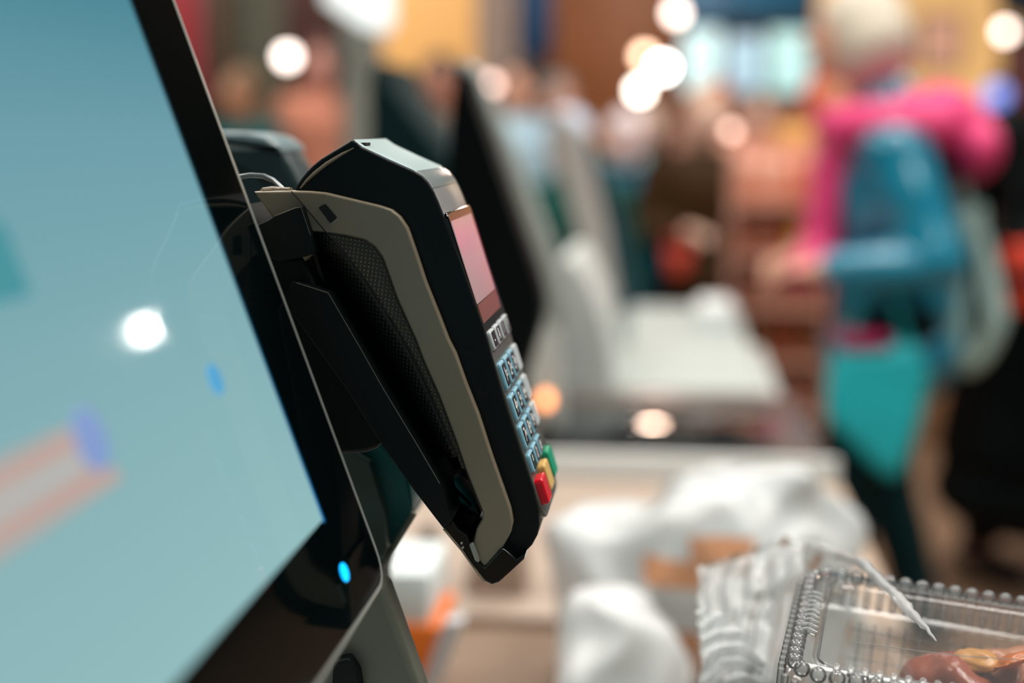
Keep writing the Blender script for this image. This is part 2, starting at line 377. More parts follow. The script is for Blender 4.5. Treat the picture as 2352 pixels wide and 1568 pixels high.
# dark inner wall behind the shell opening
prism('inner_wall', [(700, 560), (760, 560), (1000, 960), (1065, 1085), (1104, 1178), (1104, 1190), (1090, 1220), (1080, 1250), (1060, 1240), (1030, 1150), (960, 1030), (860, 880)], .628, .66, BLACKG, tm, bev=.001)
prism('teal_reflection', [(1008, 1085), (1050, 1100), (1094, 1165), (1080, 1168), (1030, 1150)], .615, .63, TEALP, tm, r=10, bev=.002)  # teal piece painted as a reflection on the glossy inner wall

# front face: local frame (u across = away from us, v up the face)
F0 = W(1232, 1160, YT); F1 = W(1019, 497, YT); FV = (F1 - F0); FV.y = 0; LF = FV.length; FV.normalize(); FU = Vector((0, 1, 0)); FN = FV.cross(FU)
if FN.x < 0: FN = -FN
MF = Matrix(((FU.x, FV.x, FN.x, F0.x), (FU.y, FV.y, FN.y, F0.y), (FU.z, FV.z, FN.z, F0.z), (0, 0, 0, 1)))
def fv(py):                       # v coordinate of the near edge at photo row py
    t = (py - 497) / (1160 - 497); x = 1019 + (1232 - 1019) * t; return onplane(x, py, MF).y
FW = .072
FACE = mat('keypad_grey', (84, 84, 78), .35)
bm = bmesh.new(); slab(bm, rrect(.0015, fv(1203), FW - .0015, fv(760), .012), MF, .0015, -.002, .0008, 2); link('keypad_plate', bm, FACE, tm)
# clear curved window over the display and its rounded top
bm = bmesh.new(); slab(bm, rrect(.0012, fv(762), FW - .0012, fv(490), .004), MF, .0016, -.002, .001, 3); link('display_glass', bm, BLACKG, tm)
DISP = screen_mat('terminal_display', [(0, (184, 142, 134)), (.5, (192, 156, 154)), (1, (160, 138, 140))], .85)
bm = bmesh.new(); slab(bm, rrect(.0035, fv(703), FW - .008, fv(512), .001), MF, .0019, .001); link('terminal_display', bm, DISP, tm, smooth=0)
bm = bmesh.new(); slab(bm, [Vector(p) for p in ((.0035, fv(748)), (FW - .008, fv(748)), (FW - .008, fv(706)), (.0035, fv(706)))], MF, .0019, .001); link('display_reflection', bm, mat('reflection_brown', (90, 40, 32), .2, emit=(128, 84, 66), es=.5), tm, smooth=0)  # brown strip painted as a reflection low on the display glass
# crown top plate and the glossy shoulder
TOPG = mat('crown_gloss', (168, 190, 190), .3)
prism('crown_cap', [(812, 320), (833, 335), (894, 364), (951, 389), (958, 395), (950, 400), (894, 374), (829, 344)], .6008, .670, TOPG, tm, bev=.0006)
prism('printer_door', [(953, 391), (972, 402), (988, 420), (994, 432), (985, 437), (966, 412), (949, 398)], .6012, .669, mat('door_gloss', (130, 140, 140), .18), tm, bev=.0005)
prism('shoulder_window', [(995, 433), (1008, 460), (1020, 492), (1012, 495), (998, 462), (986, 439)], .6015, .668, mat('shoulder_gloss', (150, 150, 150), .12), tm, bev=.0005)
a = W(826, 334, .606); b = W(842, 342, .606)
bm = bmesh.new(); box(bm, (a + Vector((.0012, .004, .0006))), (.0032, .010, .0012)); link('lanyard_slot', bm, mat('slot_dark'), tm)
a = W(1000, 440, .669)
prism('far_frame', [(988, 418), (1000, 432), (1024, 494), (1235, 1160), (1239, 1205), (1222, 1250), (1190, 1240), (1000, 520), (975, 430)], .669, .6755, BLACK, tm, bev=.0008, both=True)
KB = mat('key_pale_blue', (132, 186, 206), .35); KG = mat('key_grey', (190, 200, 202), .35); KK = mat('key_print_black', (12, 12, 14), .3); KW = mat('key_legend_white', (240, 240, 238), .5)
def key(col, ctop, cbot, w, cap, legend, sub='', colr=None, x0=None, h=.0032, name='key'):
    pit = .0165; uc = (.0100 + col * pit) if x0 is None else x0
    va = fv(cbot); vb = fv(ctop); vc = (va + vb) / 2; hh = (vb - va) / 2
    k = []
    bm = bmesh.new(); slab(bm, rounded([(uc - w, vc - hh), (uc + w, vc - hh), (uc + w, vc + hh), (uc - w, vc + hh)], .0022), MF, h, .001, .0009, 3)
    o = link(name, bm, cap, tm)
    if colr: o['label'] = colr
    if legend:
        bm = bmesh.new(); slab(bm, rounded([(uc - w * .62, vc - hh * .78), (uc + w * .72, vc - hh * .78), (uc + w * .72, vc + hh * .78), (uc - w * .62, vc + hh * .78)], .0012), MF, h + .0002, h - .0004); link('key_print', bm, KK, o, smooth=0)
        R = MF @ Matrix.Translation((uc - w * .18, vc + (0 if sub else 0), h + .00025)) @ Matrix(((1, 0, 0, 0), (0, 1, 0, 0), (0, 0, 1, 0), (0, 0, 0, 1)))
        text_obj('key_legend', legend, .0088 if sub else .0075, R, KW, o)
        if sub: text_obj('key_letters', sub, .0034, MF @ Matrix.Translation((uc + w * .34, vc + .0003, h + .00025)), KW, o)
    return o
rows_ = [(842, 905, '123', ('QZ', 'ABC', 'DEF')), (918, 976, '456', ('GHI', 'JKL', 'MNO')), (986, 1042, '789', ('PRS', 'TUV', 'WXY')), (1052, 1096, '*0#', ('', '', ''))]
for top, bot, ds, ss in rows_:
    for c in range(3):
        key(c, top, bot, .0066, KB, ds[c], ss[c])
    if top < 1000: key(3, top, bot, .0066, KG, '', colr='grey function key')
for c, s in enumerate(('-', 'A', 'I', 'P')):
    key(c, 768, 812, .0068, KG, s, colr='light grey soft key')
key(0, 1112, 1170, .0075, mat('key_red', (225, 12, 36), .3), '', x0=.0115, h=.0052, colr='red cancel key')
key(0, 1104, 1166, .0075, mat('key_yellow', (232, 190, 110), .3), '', x0=.0325, h=.0048, colr='yellow correction key')
key(0, 1096, 1162, .0080, mat('key_green', (14, 160, 118), .3), '', x0=.0545, h=.0048, colr='green confirm key')

# ------------------------------------------------------------------ bracket that holds the terminal
br = empty('terminal_bracket', W(1130, 1340, .63), 'black folded metal arm and foot bracket carrying the payment terminal', 'bracket')
BRK = mat('satin_black_metal', (3, 13, 13), .42, spec=.25)
prism('arm', [(672, 646), (681, 649), (754, 673), (828, 800), (877, 887), (958, 1021), (1017, 1124), (1023, 1147), (1036, 1189), (1034, 1201), (1017, 1212), (950, 1125), (877, 1023), (800, 900), (700, 760), (650, 690)], .588, .622, BRK, br, bev=.0004, seg=2)
prism('hinge_block', [(584, 520), (612, 508), (631, 496), (665, 482), (679, 477), (692, 476), (700, 500), (713, 540), (722, 580), (700, 590), (640, 600), (596, 580)], .590, .625, BRK, br, bev=.0004, seg=2)
prism('mounting_box', [(560, 470), (640, 590), (700, 590), (770, 760), (877, 1018), (862, 1032), (840, 1040), (780, 1045), (700, 900), (600, 640)], .597, .66, BLACK, br, bev=.002)
FT = [(1017, 1212), (1061, 1262), (1100, 1318), (1115, 1335), (1130, 1343), (1146, 1337), (1204, 1284), (1207, 1270), (1186, 1284), (1160, 1262), (1153, 1259), (1113, 1303), (1099, 1293), (1083, 1262), (1073, 1228), (1052, 1214), (1036, 1189), (1034, 1201)]
prism('foot', FT, .5945, .672, BLACKG, br, bev=.0006)
bm = bmesh.new(); tube(bm, [W(x, y, .5943) for x, y in ((1019, 1214), (1061, 1264), (1100, 1319), (1113, 1334))], .0005, 6); link('foot_edge', bm, TAUPE, br)
prism('foot_tab', [(1077, 1250), (1086, 1248), (1099, 1280), (1101, 1292), (1091, 1288)], .5935, .596, SILVER, br, r=4, bev=.0003)
for x, y in ((1063, 1257), (1060, 1247)):
    bm = bmesh.new(); ell(bm, W(x, y, .5935), (.0006, .0006, .0006), seg=10); link('rivet', bm, SILVER, br)
bm = bmesh.new(); tube(bm, [W(x, y, .5882) for x, y in ((681, 649), (753, 672), (757, 678), (828, 800), (877, 887), (958, 1021), (1010, 1110))], .00018, 6); link('arm_highlight', bm, mat('edge_highlight', (120, 122, 112), .3, metal=.6), br)  # thin silver line painted as the highlight on the arm edge
bm = bmesh.new(); tube(bm, [W(x, y, .5902) for x, y in ((631, 496), (679, 477), (691, 476), (713, 540))], .00015, 6); link('hinge_highlight', bm, mat('edge_highlight'), br)  # same painted highlight along the hinge block
# cable loop behind
cb = bmesh.new()
pts = [(545, 407, .62), (575, 402, .62), (605, 404, .62), (628, 414, .618), (645, 430, .612), (655, 440, .61)]
tube(cb, [W(x, y, Y) for x, y, Y in pts], .0012, 10)
tag(link('cable', cb, mat('grey_cable', (110, 122, 122), .3)), 'thin grey cable looping from screen back to terminal top', 'cable')
cb = bmesh.new(); tube(cb, [W(x, y, Y) for x, y, Y in ((600, 445, .60), (605, 437, .60), (625, 434, .602), (645, 436, .604), (668, 437, .60))], .0013, 10)
link('cable_clip', cb, TAUPE, br)
# box behind the monitor top
pr = empty('receipt_printer', W(620, 420, .8), 'dark blue grey rounded printer housing rising behind the touchscreen edge', 'printer')
prism('housing', [(420, 305), (560, 309), (612, 318), (648, 345), (668, 378), (690, 425), (700, 470), (420, 520)], .76, .80, mat('slate_plastic', (36, 58, 60), .35), pr, r=14, bev=.004)
prism('lid', [(420, 302), (560, 305), (610, 314), (640, 334), (648, 350), (600, 345), (420, 345)], .755, .805, mat('slate_lid', (110, 132, 136), .3), pr, r=6, bev=.003)
prism('pedestal', [(430, 500), (690, 460), (690, 620), (430, 640)], .765, .80, BLACK, pr, bev=.003)
prism('column', [(480, 600), (640, 600), (640, 2135), (480, 2135)], .80, .86, BLACK, pr, bev=.003)
# teal housing seen under the bracket
th = empty('scanner_housing', W(890, 1290, .7), 'dark teal glossy scanner housing tucked below the terminal bracket', 'scanner')
prism('teal_panel', [(700, 900), (860, 1000), (935, 1080), (947, 1150), (949, 1180), (890, 1275), (881, 1290), (700, 1290)], .645, .74, TEALP, th, bev=.002)
prism('grey_panel', [(700, 980), (848, 1060), (885, 1180), (890, 1262), (878, 1282), (700, 1290)], .638, .65, mat('panel_grey', (74, 92, 88), .3), th, bev=.001)
bm = bmesh.new(); tube(bm, [W(x, y, .642) for x, y in ((951, 1178), (920, 1228), (882, 1292))], .0016, 8); link('edge_strip', bm, STAND, th)
prism('post', [(640, 1280), (880, 1288), (860, 1360), (860, 2353), (640, 2353)], .715, .76, BLACK, th, bev=.002)

# our own cabinet, just below the frame
kc = empty('checkout_cabinet', (-.35, .45, 0), 'grey self checkout cabinet carrying the large touchscreen', 'checkout cabinet', 'self checkout cabinets in the row')
z_ = .90
link('cabinet_body', bx(-.62, -.02, .05, .95, .02, z_ - .02, .01), STAND, kc)
link('cabinet_top', bx(-.64, 0.0, .03, .97, z_ - .02, z_ - .0005, .005), GREYL, kc)

# ================================================================== the row of checkouts behind
# shelf of the next checkout: pale beige steel, then the scanner deck with dark glass, then the white bagging surface
k2 = empty('bagging_counter', (-.15, 1.5, 0), 'beige steel bagging counter behind the payment terminal', 'counter', 'self checkout counters in the row')
zs = W(1930, 1112, 2.0).z; xr = W(1930, 1112, 2.0).x
link('counter_top', bx(-.62, xr, 1.40, 1.995, zs - .02, zs, .004), BEIGE, k2)
link('lower_tray', bx(-.62, xr - .005, .98, 1.40, zs - .035, zs - .012, .004), BROWN, k2)
link('tray_body', bx(-.60, xr - .03, 1.0, 1.985, .02, zs - .036, .01), mat('cabinet_warm_grey', (150, 136, 122), .5), k2)
link('side_trim', bx(xr - .045, xr - .001, 1.42, 1.985, zs, zs + .0015), mat('beige_trim', (184, 162, 142), .45), k2)
k3 = empty('scanner_counter', (-.15, 2.4, 0), 'white edged scanner counter with dark glass plate beyond the beige shelf', 'counter', 'self checkout counters in the row')
zt = W(1900, 1056, 2.0).z
link('counter_edge', bx(-.55, xr - .002, 2.0, 2.014, zs - .03, zt, .004), WHITE, k3)
link('scanner_deck', bx(-.55, xr - .02, 2.014, 2.50, zt - .03, zt - .002, .002), mat('deck_steel', (118, 110, 104), .25, metal=.5), k3)
link('scanner_glass', bx(-.25, W(1770, 980, 2.2).x, 2.04, 2.40, zt - .004, zt + .0005, .001), mat('scanner_glass_dark', (26, 32, 34), .05, spec=.9), k3)
link('glass_surround', bx(-.30, W(1850, 980, 2.2).x, 2.40, 2.49, zt - .004, zt + .001, .001), mat('surround_taupe', (110, 96, 88), .3, metal=.3), k3)
link('cabinet_body', bx(-.53, xr - .03, 2.05, 3.29, .02, zt - .033, .01), GREYL, k3)
bm = bmesh.new(); tube(bm, [(W(1440, 985, 2.15).x, 2.15, zt + .002), (W(1620, 995, 2.14).x, 2.14, zt + .002)], .0016, 6); link('glass_bar', bm, SILVER, k3)
k4 = empty('bagging_platform', (.0, 3.0, 0), 'raised white bagging platform behind the dark scanner glass', 'counter', 'self checkout counters in the row')
xw = W(1760, 900, 2.5).x
link('platform', bx(-.50, xw, 2.502, 3.75, zt - .01, zt + .004, .003), mat('platform_white', (164, 170, 166), .6), k4)
link('platform_back', bx(-.55, xw, 3.30, 3.78, .02, zt - .011, .006), GREYL, k4)
prism('upstand', [(1240, 887), (1262, 640), (1284, 596), (1312, 590), (1342, 632), (1372, 700), (1392, 752), (1412, 887)], 2.52, 2.9, mat('upstand_white', (205, 210, 206), .35), k4, r=12, bev=.004)
pbox('white_roll', 1600, 700, 1690, 790, 3.3, .2, WHITE, k4, .02)
# glowing bead on a post, added for an orange reflection at the scanner unit
al = empty('amber_glint', W(1254, 950, 2.02), 'small glowing amber bead added for an orange reflection beside the keypad end of the scanner counter', 'added glint')
c = W(1254, 918, 2.03)
bm = bmesh.new(); ell(bm, c, (.0085, .006, .0125)); link('glint_bead', bm, mat('amber_glow', (60, 30, 10), .4, emit=(255, 160, 96), es=5.2), al)
bm = bmesh.new(); lathe(bm, [(.006, zt), (.004, zt + .003), (.0035, c.z - .008), (.006, c.z - .006)], (c.x, c.y, 0), 12); link('glint_post', bm, BLACK, al)
# black monitor of the next checkout, leaning back, on its column
m2 = empty('leaning_monitor', W(1180, 1000, 1.5), 'black leaning monitor of the next checkout directly behind the terminal', 'monitor', 'leaning checkout monitors in the row')
prism('screen_body', [(1046, 158), (1058, 154), (1070, 170), (1232, 640), (1246, 706), (1238, 760), (1214, 840), (1196, 905), (1110, 900), (1030, 600), (1024, 420), (1034, 260)], 1.46, 1.53, mat('monitor_black', (1, 8, 8), .5, spec=.12), m2, r=6, bev=.003)
prism('monitor_neck', [(1110, 880), (1205, 880), (1190, 1240), (1090, 1240)], 1.465, 1.52, BLACK, m2, bev=.002)
prism('neck_base', [(1085, 1238), (1195, 1238), (1215, 1404), (1060, 1404)], 1.46, 1.53, BEIGE, m2, bev=.002)
prism('monitor_corner_cap', [(1040, 142), (1072, 140), (1090, 165), (1058, 172)], 1.462, 1.52, GREYL, m2, r=4, bev=.001)
m3 = empty('pale_leaning_monitor', W(1230, 900, 2.1), 'pale grey back of a leaning checkout monitor, just right of the black one', 'monitor', 'leaning checkout monitors in the row')
prism('screen_back', [(1060, 150), (1096, 158), (1170, 330), (1262, 560), (1305, 720), (1270, 760), (1210, 640), (1110, 380)], 2.1, 2.16, mat('pale_back', (150, 160, 156), .45), m3, r=6, bev=.004)
prism('monitor_neck', [(1225, 730), (1275, 740), (1290, 985), (1225, 985)], 2.1, 2.15, GREYL, m3, bev=.002)
m4 = empty('striped_leaning_monitor', W(1400, 900, 2.9), 'leaning monitor with pale edge and navy back above the white platform', 'monitor', 'leaning checkout monitors in the row')
prism('screen_edge', [(1262, 262), (1300, 258), (1345, 330), (1392, 520), (1420, 690), (1385, 715), (1330, 560), (1290, 400)], 2.95, 3.0, mat('warm_pale_edge', (176, 170, 164), .45), m4, r=8, bev=.004)
prism('screen_back', [(1330, 300), (1375, 340), (1440, 560), (1462, 700), (1418, 712), (1390, 520), (1345, 350)], 3.0, 3.08, mat('navy_back', (12, 62, 76), .35), m4, r=8, bev=.004)
a = W(1420, 700, 3.04)
link('monitor_neck', bx(a.x - .04, a.x + .03, 3.01, 3.06, zt + .004, a.z + .03, .004), GREYL, m4)
# dark teal housing with a sloping top, left of the black monitor
kh = empty('kiosk_housing', W(920, 900, 2.3), 'dark teal kiosk housing with a sloping top behind the terminal', 'kiosk')
prism('hood', [(846, 172), (858, 142), (876, 138), (896, 186), (950, 262), (1020, 345), (1050, 420), (1050, 620), (846, 620)], 2.3, 2.6, mat('kiosk_teal', (2, 34, 36), .55, spec=.15), kh, r=10, bev=.01)
a = W(870, 600, 2.35); b = W(1040, 600, 2.35)
link('kiosk_column', bx(a.x, b.x, 2.32, 2.49, zt, a.z + .02, .01), BLACK, kh)

# things standing on the shelf
o = bmesh.new(); c = WZ(985, 1262, zs)
lathe(o, [(.011, 0), (.013, .004), (.010, .012), (.012, .02), (.008, .026)], (c.x, c.y, zs), 18)
tag(link('black_knob', o, BLACK), 'small round black knob standing on the beige counter', 'knob')
ct = empty('carton', W(930, 1600, 1.2), 'white carton with an orange lower band beside the monitor foot', 'carton')
zb = zs - .012
def cart(name, x0, y0, x1, y1, Y, d, m): return pbox(name, x0, y0, x1, y1, Y, d, m, ct, .002)
yb = 300 + (1.35 - zb) * FPX / 1.18
cart('carton_top', 800, 1312, 986, 1438, 1.18, .10, mat('carton_white', (226, 236, 236), .6))
prism('orange_band', [(800, 1439), (1012, 1439), (990, 1520), (962, 1580), (920, int(yb) - 2), (800, int(yb) - 2)], 1.175, 1.27, mat('carton_orange', (246, 124, 34), .5), ct, bev=.001)
prism('white_edge_strip', [(1020, 1430), (1062, 1426), (1056, 1450), (1000, 1600), (960, int(yb) - 2), (925, int(yb) - 2), (965, 1578)], 1.172, 1.19, mat('strip_white', (214, 214, 218), .5), ct, bev=.001)

# ================================================================== plastic carrier bags
def crumple(co, amp, sc, seed):
    p = Vector(co) * sc + Vector((seed, seed * 1.7, 0))
    return Vector((noise.noise(p), noise.noise(p + Vector((9, 0, 0))), noise.noise(p + Vector((0, 9, 0))))) * amp
def ridged(co, sc, seed):
    p = Vector(co) * sc + Vector((seed, seed, seed)); return 1 - abs(noise.noise(p)) * 2
def bag_shape(name, outline, Y0, Y1, m, parent=None, amp=.012, sc=22, seed=1, cuts=34, fold=.006, closed_bottom=True):
    """a slumped bag: front outline in photo pixels at Y0, depth to Y1, puffed and crumpled"""
    pts = prof(rounded(outline, 30, 4), Y0)
    xs = [p.x for p in pts]; zs_ = [p.y for p in pts]; cx = (min(xs) + max(xs)) / 2; cz = min(zs_)
    cen = Vector((cx, cz + (max(zs_) - cz) * .45))
    # resample
    n = 72; P = []; L_ = [0]
    for i in range(len(pts)): L_.append(L_[-1] + (pts[(i + 1) % len(pts)] - pts[i]).length)
    for k in range(n):
        d = L_[-1] * k / n
        i = max(j for j in range(len(pts)) if L_[j] <= d); t = (d - L_[i]) / max(1e-9, L_[i + 1] - L_[i])
        P.append(pts[i].lerp(pts[(i + 1) % len(pts)], t))
    bm = bmesh.new(); rings = []; K = 26
    for k in range(1, K):
        a = math.pi * k / K; s = math.sin(a) ** .45; y = Y0 + (Y1 - Y0) * (1 - math.cos(a)) / 2
        rings.append([bm.verts.new((cen.x + (p.x - cen.x) * s, y, cen.y + (p.y - cen.y) * s)) for p in P])
    for A, B in zip(rings[:-1], rings[1:]):
        for i in range(n): bm.faces.new((A[i], A[(i + 1) % n], B[(i + 1) % n], B[i]))
    v0 = bm.verts.new((cen.x, Y0, cen.y)); v1 = bm.verts.new((cen.x, Y1, cen.y))
    for i in range(n):
        bm.faces.new((v0, rings[0][(i + 1) % n], rings[0][i])); bm.faces.new((v1, rings[-1][i], rings[-1][(i + 1) % n]))
    bmesh.ops.subdivide_edges(bm, edges=bm.edges, cuts=1, use_grid_fill=True)
    bm.normal_update()
    base = min(v.co.z for v in bm.verts)
    for v in bm.verts:
        q = v.co.copy(); d = crumple(q, amp, sc, seed) + v.normal * (ridged(q, sc * 1.6, seed + 4) * fold)
        v.co = q + d
        if v.co.z < base: v.co.z = base
    return link(name, bm, m, parent, 60)
yt = int(300 + (1.35 - (zs - .012)) * FPX / 1.2)
BAGM = film('bag_film_printed', (242, 248, 248), .95, .25, 1.35, (40, .3), (252, 184, 138), [(-.06, .0, .135, .160), (-.02, .035, .150, .182), (-.085, -.05, .085, .100), (-.03, -.008, .05, .095), (.06, .07, .06, .11)])
tag(bag_shape('carrier_bag', [(1250, 1300), (1340, 1270), (1520, 1210), (1700, 1165), (1830, 1150), (1880, 1230), (1980, 1290), (1990, yt), (1330, yt), (1310, 1460)], 1.2, 1.375, BAGM, amp=.026, sc=11, seed=3, fold=.014),
    'crumpled white carrier bag with orange print on the beige shelf', 'carrier bag')
BAG2 = film('bag_film_white', (246, 250, 250), .96, .3, 1.35, (40, .3))
yt2 = int(300 + (1.35 - (zs - .012)) * FPX / 1.02)
tag(bag_shape('white_bag', [(1300, 1470), (1420, 1440), (1540, 1500), (1580, yt2), (1290, yt2)], 1.02, 1.16, BAG2, amp=.02, sc=14, seed=6, fold=.012),
    'bright white slumped bag in front of the printed carrier bag', 'carrier bag')

# bagging tray of our own checkout (its top is below the frame) that carries the food container
bt = empty('bagging_stand', (.13, .6, 0), 'grey steel bagging stand under the clear food container', 'stand')
zc = 1.055
link('stand_plate', bx(.03, .30, .46, .70, zc - .012, zc, .003), GREYL, bt)
link('stand_post', bx(.12, .20, .54, .62, .02, zc - .013, .004), STAND, bt)
link('stand_base', bx(.05, .28, .44, .72, 0, .02, .004), STAND, bt)

# clear clamshell container
e1 = Vector((math.cos(math.radians(-9)), math.sin(math.radians(-9)), 0)); e2 = Vector((e1.y, -e1.x, 0))    # e2 towards us
if e2.y > 0: e2 = -e2
zl = 1.1335
A_ = WZ(1850, 1297, zl)
tl_ = math.radians(0)
e3 = Vector((0, 0, 1))
MC = Matrix(((e1.x, e2.x, 0, A_.x), (e1.y, e2.y, 0, A_.y), (0, 0, 1, zl), (0, 0, 0, 1))) @ Matrix.Rotation(math.radians(4.5), 4, 'Y') @ Matrix.Rotation(math.radians(-2), 4, 'X')
LX, LY = .185, .135
CLEAR = film('clear_tray', (225, 240, 240), .07, .06, 1.5)
CLEARB = film('clear_tray_beads', (240, 246, 246), .22, .10, 1.5)
tr = empty('food_container', MC @ Vector((LX / 2, LY / 2, -.06)), 'clear plastic clamshell food container of meat with a beaded rim', 'food container')
def crr(x0, y0, x1, y1, r): return rounded([(x0, y0), (x1, y0), (x1, y1), (x0, y1)], r, 6)
def loft(bm, loops, M, cap0=False, cap1=True):
    vr = [[bm.verts.new(M @ Vector((p.x, p.y, h))) for p in ring] for ring, h in loops]
    n = len(vr[0])
    for a, b in zip(vr[:-1], vr[1:]):
        for i in range(n): bm.faces.new((a[i], a[(i + 1) % n], b[(i + 1) % n], b[i]))
    if cap0: bm.faces.new(vr[0])
    if cap1: bm.faces.new(vr[-1])
bm = bmesh.new()
g = .0
loft(bm, [(crr(0, 0, LX, LY, .016), -.020), (crr(.001, .001, LX - .001, LY - .001, .016), -.004), (crr(.005, .005, LX - .005, LY - .005, .014), 0), (crr(.011, .011, LX - .011, LY - .011, .012), .0005), (crr(.0125, .0125, LX - .0125, LY - .0125, .012), -.003), (crr(.014, .014, LX - .014, LY - .014, .011), -.0035)], MC)
link('lid', bm, CLEAR, tr, 40)
bm = bmesh.new()
loft(bm, [(crr(-.006, -.006, LX + .006, LY + .006, .018), -.0205), (crr(0, 0, LX, LY, .016), -.0215), (crr(.003, .003, LX - .003, LY - .003, .016), -.024), (crr(.014, .014, LX - .014, LY - .014, .016), -.060), (crr(.018, .018, LX - .018, LY - .018, .014), -.063)], MC)
link('tray', bm, CLEAR, tr, 40)
# beads round the rim
def along(poly, step):
    out = []; acc = 0
    for i in range(len(poly)):
        a, b = poly[i], poly[(i + 1) % len(poly)]; L_ = (b - a).length
        while acc <= L_:
            out.append(a.lerp(b, acc / L_)); acc += step
        acc -= L_
    return out
bm = bmesh.new()
for p in along(crr(.004, .004, LX - .004, LY - .004, .015), .0078):
    ell(bm, MC @ Vector((p.x, p.y, -.001)), (.0036, .0036, .0036), seg=12)
link('beaded_rim', bm, CLEARB, tr, 60)
bm = bmesh.new()
for p in along(crr(-.001, -.001, LX + .001, LY + .001, .017), .0062):
    tube(bm, [MC @ Vector((p.x, p.y, -.004)), MC @ Vector((p.x, p.y, -.0185))], .0016, 8)
link('fluted_side', bm, CLEARB, tr, 60)
bm = bmesh.new()
for k in range(9):
    y = .045 + k * .0058
    tube(bm, [MC @ Vector((.0045, y, .0012)), MC @ Vector((.0075, y, .0022)), MC @ Vector((.0115, y, .0012))], .0016, 8)
link('ribbed_edge', bm, CLEARB, tr, 60)
bm = bmesh.new()
for k in range(26):
    x = .022 + k * .0058
    tube(bm, [MC @ Vector((x, LY - .0115, .0012)), MC @ Vector((x, LY - .0075, .0022)), MC @ Vector((x, LY - .0045, .0012))], .0016, 8)
link('ribbed_edge', bm, CLEARB, tr, 60)
bm = bmesh.new(); tube(bm, [MC @ Vector((p.x, p.y, -.0005)) for p in crr(.0135, .0135, LX - .0135, LY - .0135, .011)], .0006, 6, closed=True); link('window_edge', bm, CLEARB, tr, 60)
# ribs of the far wall (the fine grid behind the lid)
bm = bmesh.new()
for k in range(20):
    x = .03 + k * .0072
    tube(bm, [MC @ Vector((x, .004, -.024)), MC @ Vector((x, .0135, -.06))], .0007, 6)
for k in range(5):
    h = -.028 - k * .007; t = (h + .024) / (-.035)
    tube(bm, [MC @ Vector((.025, .003 + .011 * abs(t), h)), MC @ Vector((LX - .02, .003 + .011 * abs(t), h))], .0005, 6)
link('ribbed_far_wall', bm, CLEARB, tr, 60)
# the food
MEAT = mat('cooked_meat', (176, 92, 70), .25, spec=.6, vary=60, bump=(200, .6)); MEAT2 = mat('cooked_meat_pale', (206, 142, 108), .25, spec=.6, vary=60, bump=(200, .6))
CAR = mat('carrot_orange', (236, 120, 22), .25, spec=.6, vary=90); CARP = mat('apricot_slice', (238, 168, 92), .3, vary=90)
def chunk(name, p, r, m, label, cat, grp, seed, flat=1):
    bm = bmesh.new(); vs = ell(bm, (0, 0, 0), (1, 1, 1), seg=20)
    for v in vs:
        n_ = noise.noise(v.co * 1.3 + Vector((seed, 0, 0))); n2 = noise.noise(v.co * 3.1 + Vector((0, seed, 0)))
        v.co *= 1 + .34 * n_ + .12 * n2
    R = Matrix.Rotation(seed * 1.3, 4, 'Z') @ Matrix.Rotation(.5 * math.sin(seed * 2.1), 4, 'X')
    bmesh.ops.transform(bm, matrix=Matrix.Translation(MC @ Vector(p)) @ R @ Matrix.Diagonal((r[0], r[1], r[2] * flat, 1)), verts=bm.verts)
    o = link(name, bm, m, None, 80); return tag(o, label, cat, grp)
zf = -.058
spots = [(.052, .080, .020, 0), (.080, .068, .026, 0), (.105, .085, .024, 0), (.128, .062, .028, 1), (.150, .085, .026, 0), (.155, .050, .026, 0), (.040, .108, .016, 0), (.070, .106, .018, 1), (.100, .112, .018, 0), (.130, .110, .020, 0), (.158, .108, .018, 1), (.095, .045, .018, 0)]
spots = [(x, y, r, k) for x, y, r, k in spots]
where = ['far left end of the pile', 'upper middle of the pile', 'centre of the pile', 'upper right of the pile', 'right side of the pile', 'far right corner', 'near left corner of the tray', 'near left edge of the tray', 'near middle edge of the tray', 'near right of the middle', 'near right corner of the tray', 'back of the pile']
top = [(.075, .050, .022, 0), (.102, .040, .022, 1), (.128, .034, .026, 0), (.155, .032, .027, 0), (.142, .070, .026, 0), (.160, .095, .024, 0), (.112, .072, .024, 0)]
tw = ['left end of the heap', 'left of the heap centre', 'centre of the heap', 'right of the heap centre', 'near side of the heap', 'near right side of the heap', 'near left side of the heap']
for i, ((x, y, r, k), w_) in enumerate(zip(top, tw)):
    chunk('meat_piece', (x, y, -.030 + .08 * (x - .07)), (r, r * .8, r * .7), MEAT2 if k else MEAT, 'glazed brown red meat piece on top, ' + w_, 'meat', 'meat pieces in the clear container', i + 23.3)
for i, ((x, y, r, k), w_) in enumerate(zip(spots, where)):
    chunk('meat_piece', (x, y, zf + r * .62), (r, r * .8, r * .62), MEAT2 if k else MEAT, 'glazed brown red meat piece, ' + w_, 'meat', 'meat pieces in the clear container', i + 1.3)
cs = [(.083, .052, .044, CARP, 'apricot slice on the left of the meat pile'), (.098, .056, .048, CAR, 'orange carrot slice on the meat centre'), (.148, .034, .052, CARP, 'large apricot slice on top of the pile'), (.160, .040, .054, CAR, 'orange carrot slice highest on the pile at right'),
      (.030, .117, .012, CAR, 'orange carrot slice in the near left corner'), (.058, .118, .014, CAR, 'orange carrot slice along the near edge'), (.132, .030, .046, CAR, 'small orange slice at the far side of the pile')]
for i, (x, y, z, m_, lb) in enumerate(cs):
    chunk('carrot_slice', (x, y, zf + z), (.010 if i != 2 else .017, .008, .003), m_, lb, 'carrot', 'carrot and apricot slices in the clear container', i + 11.7)

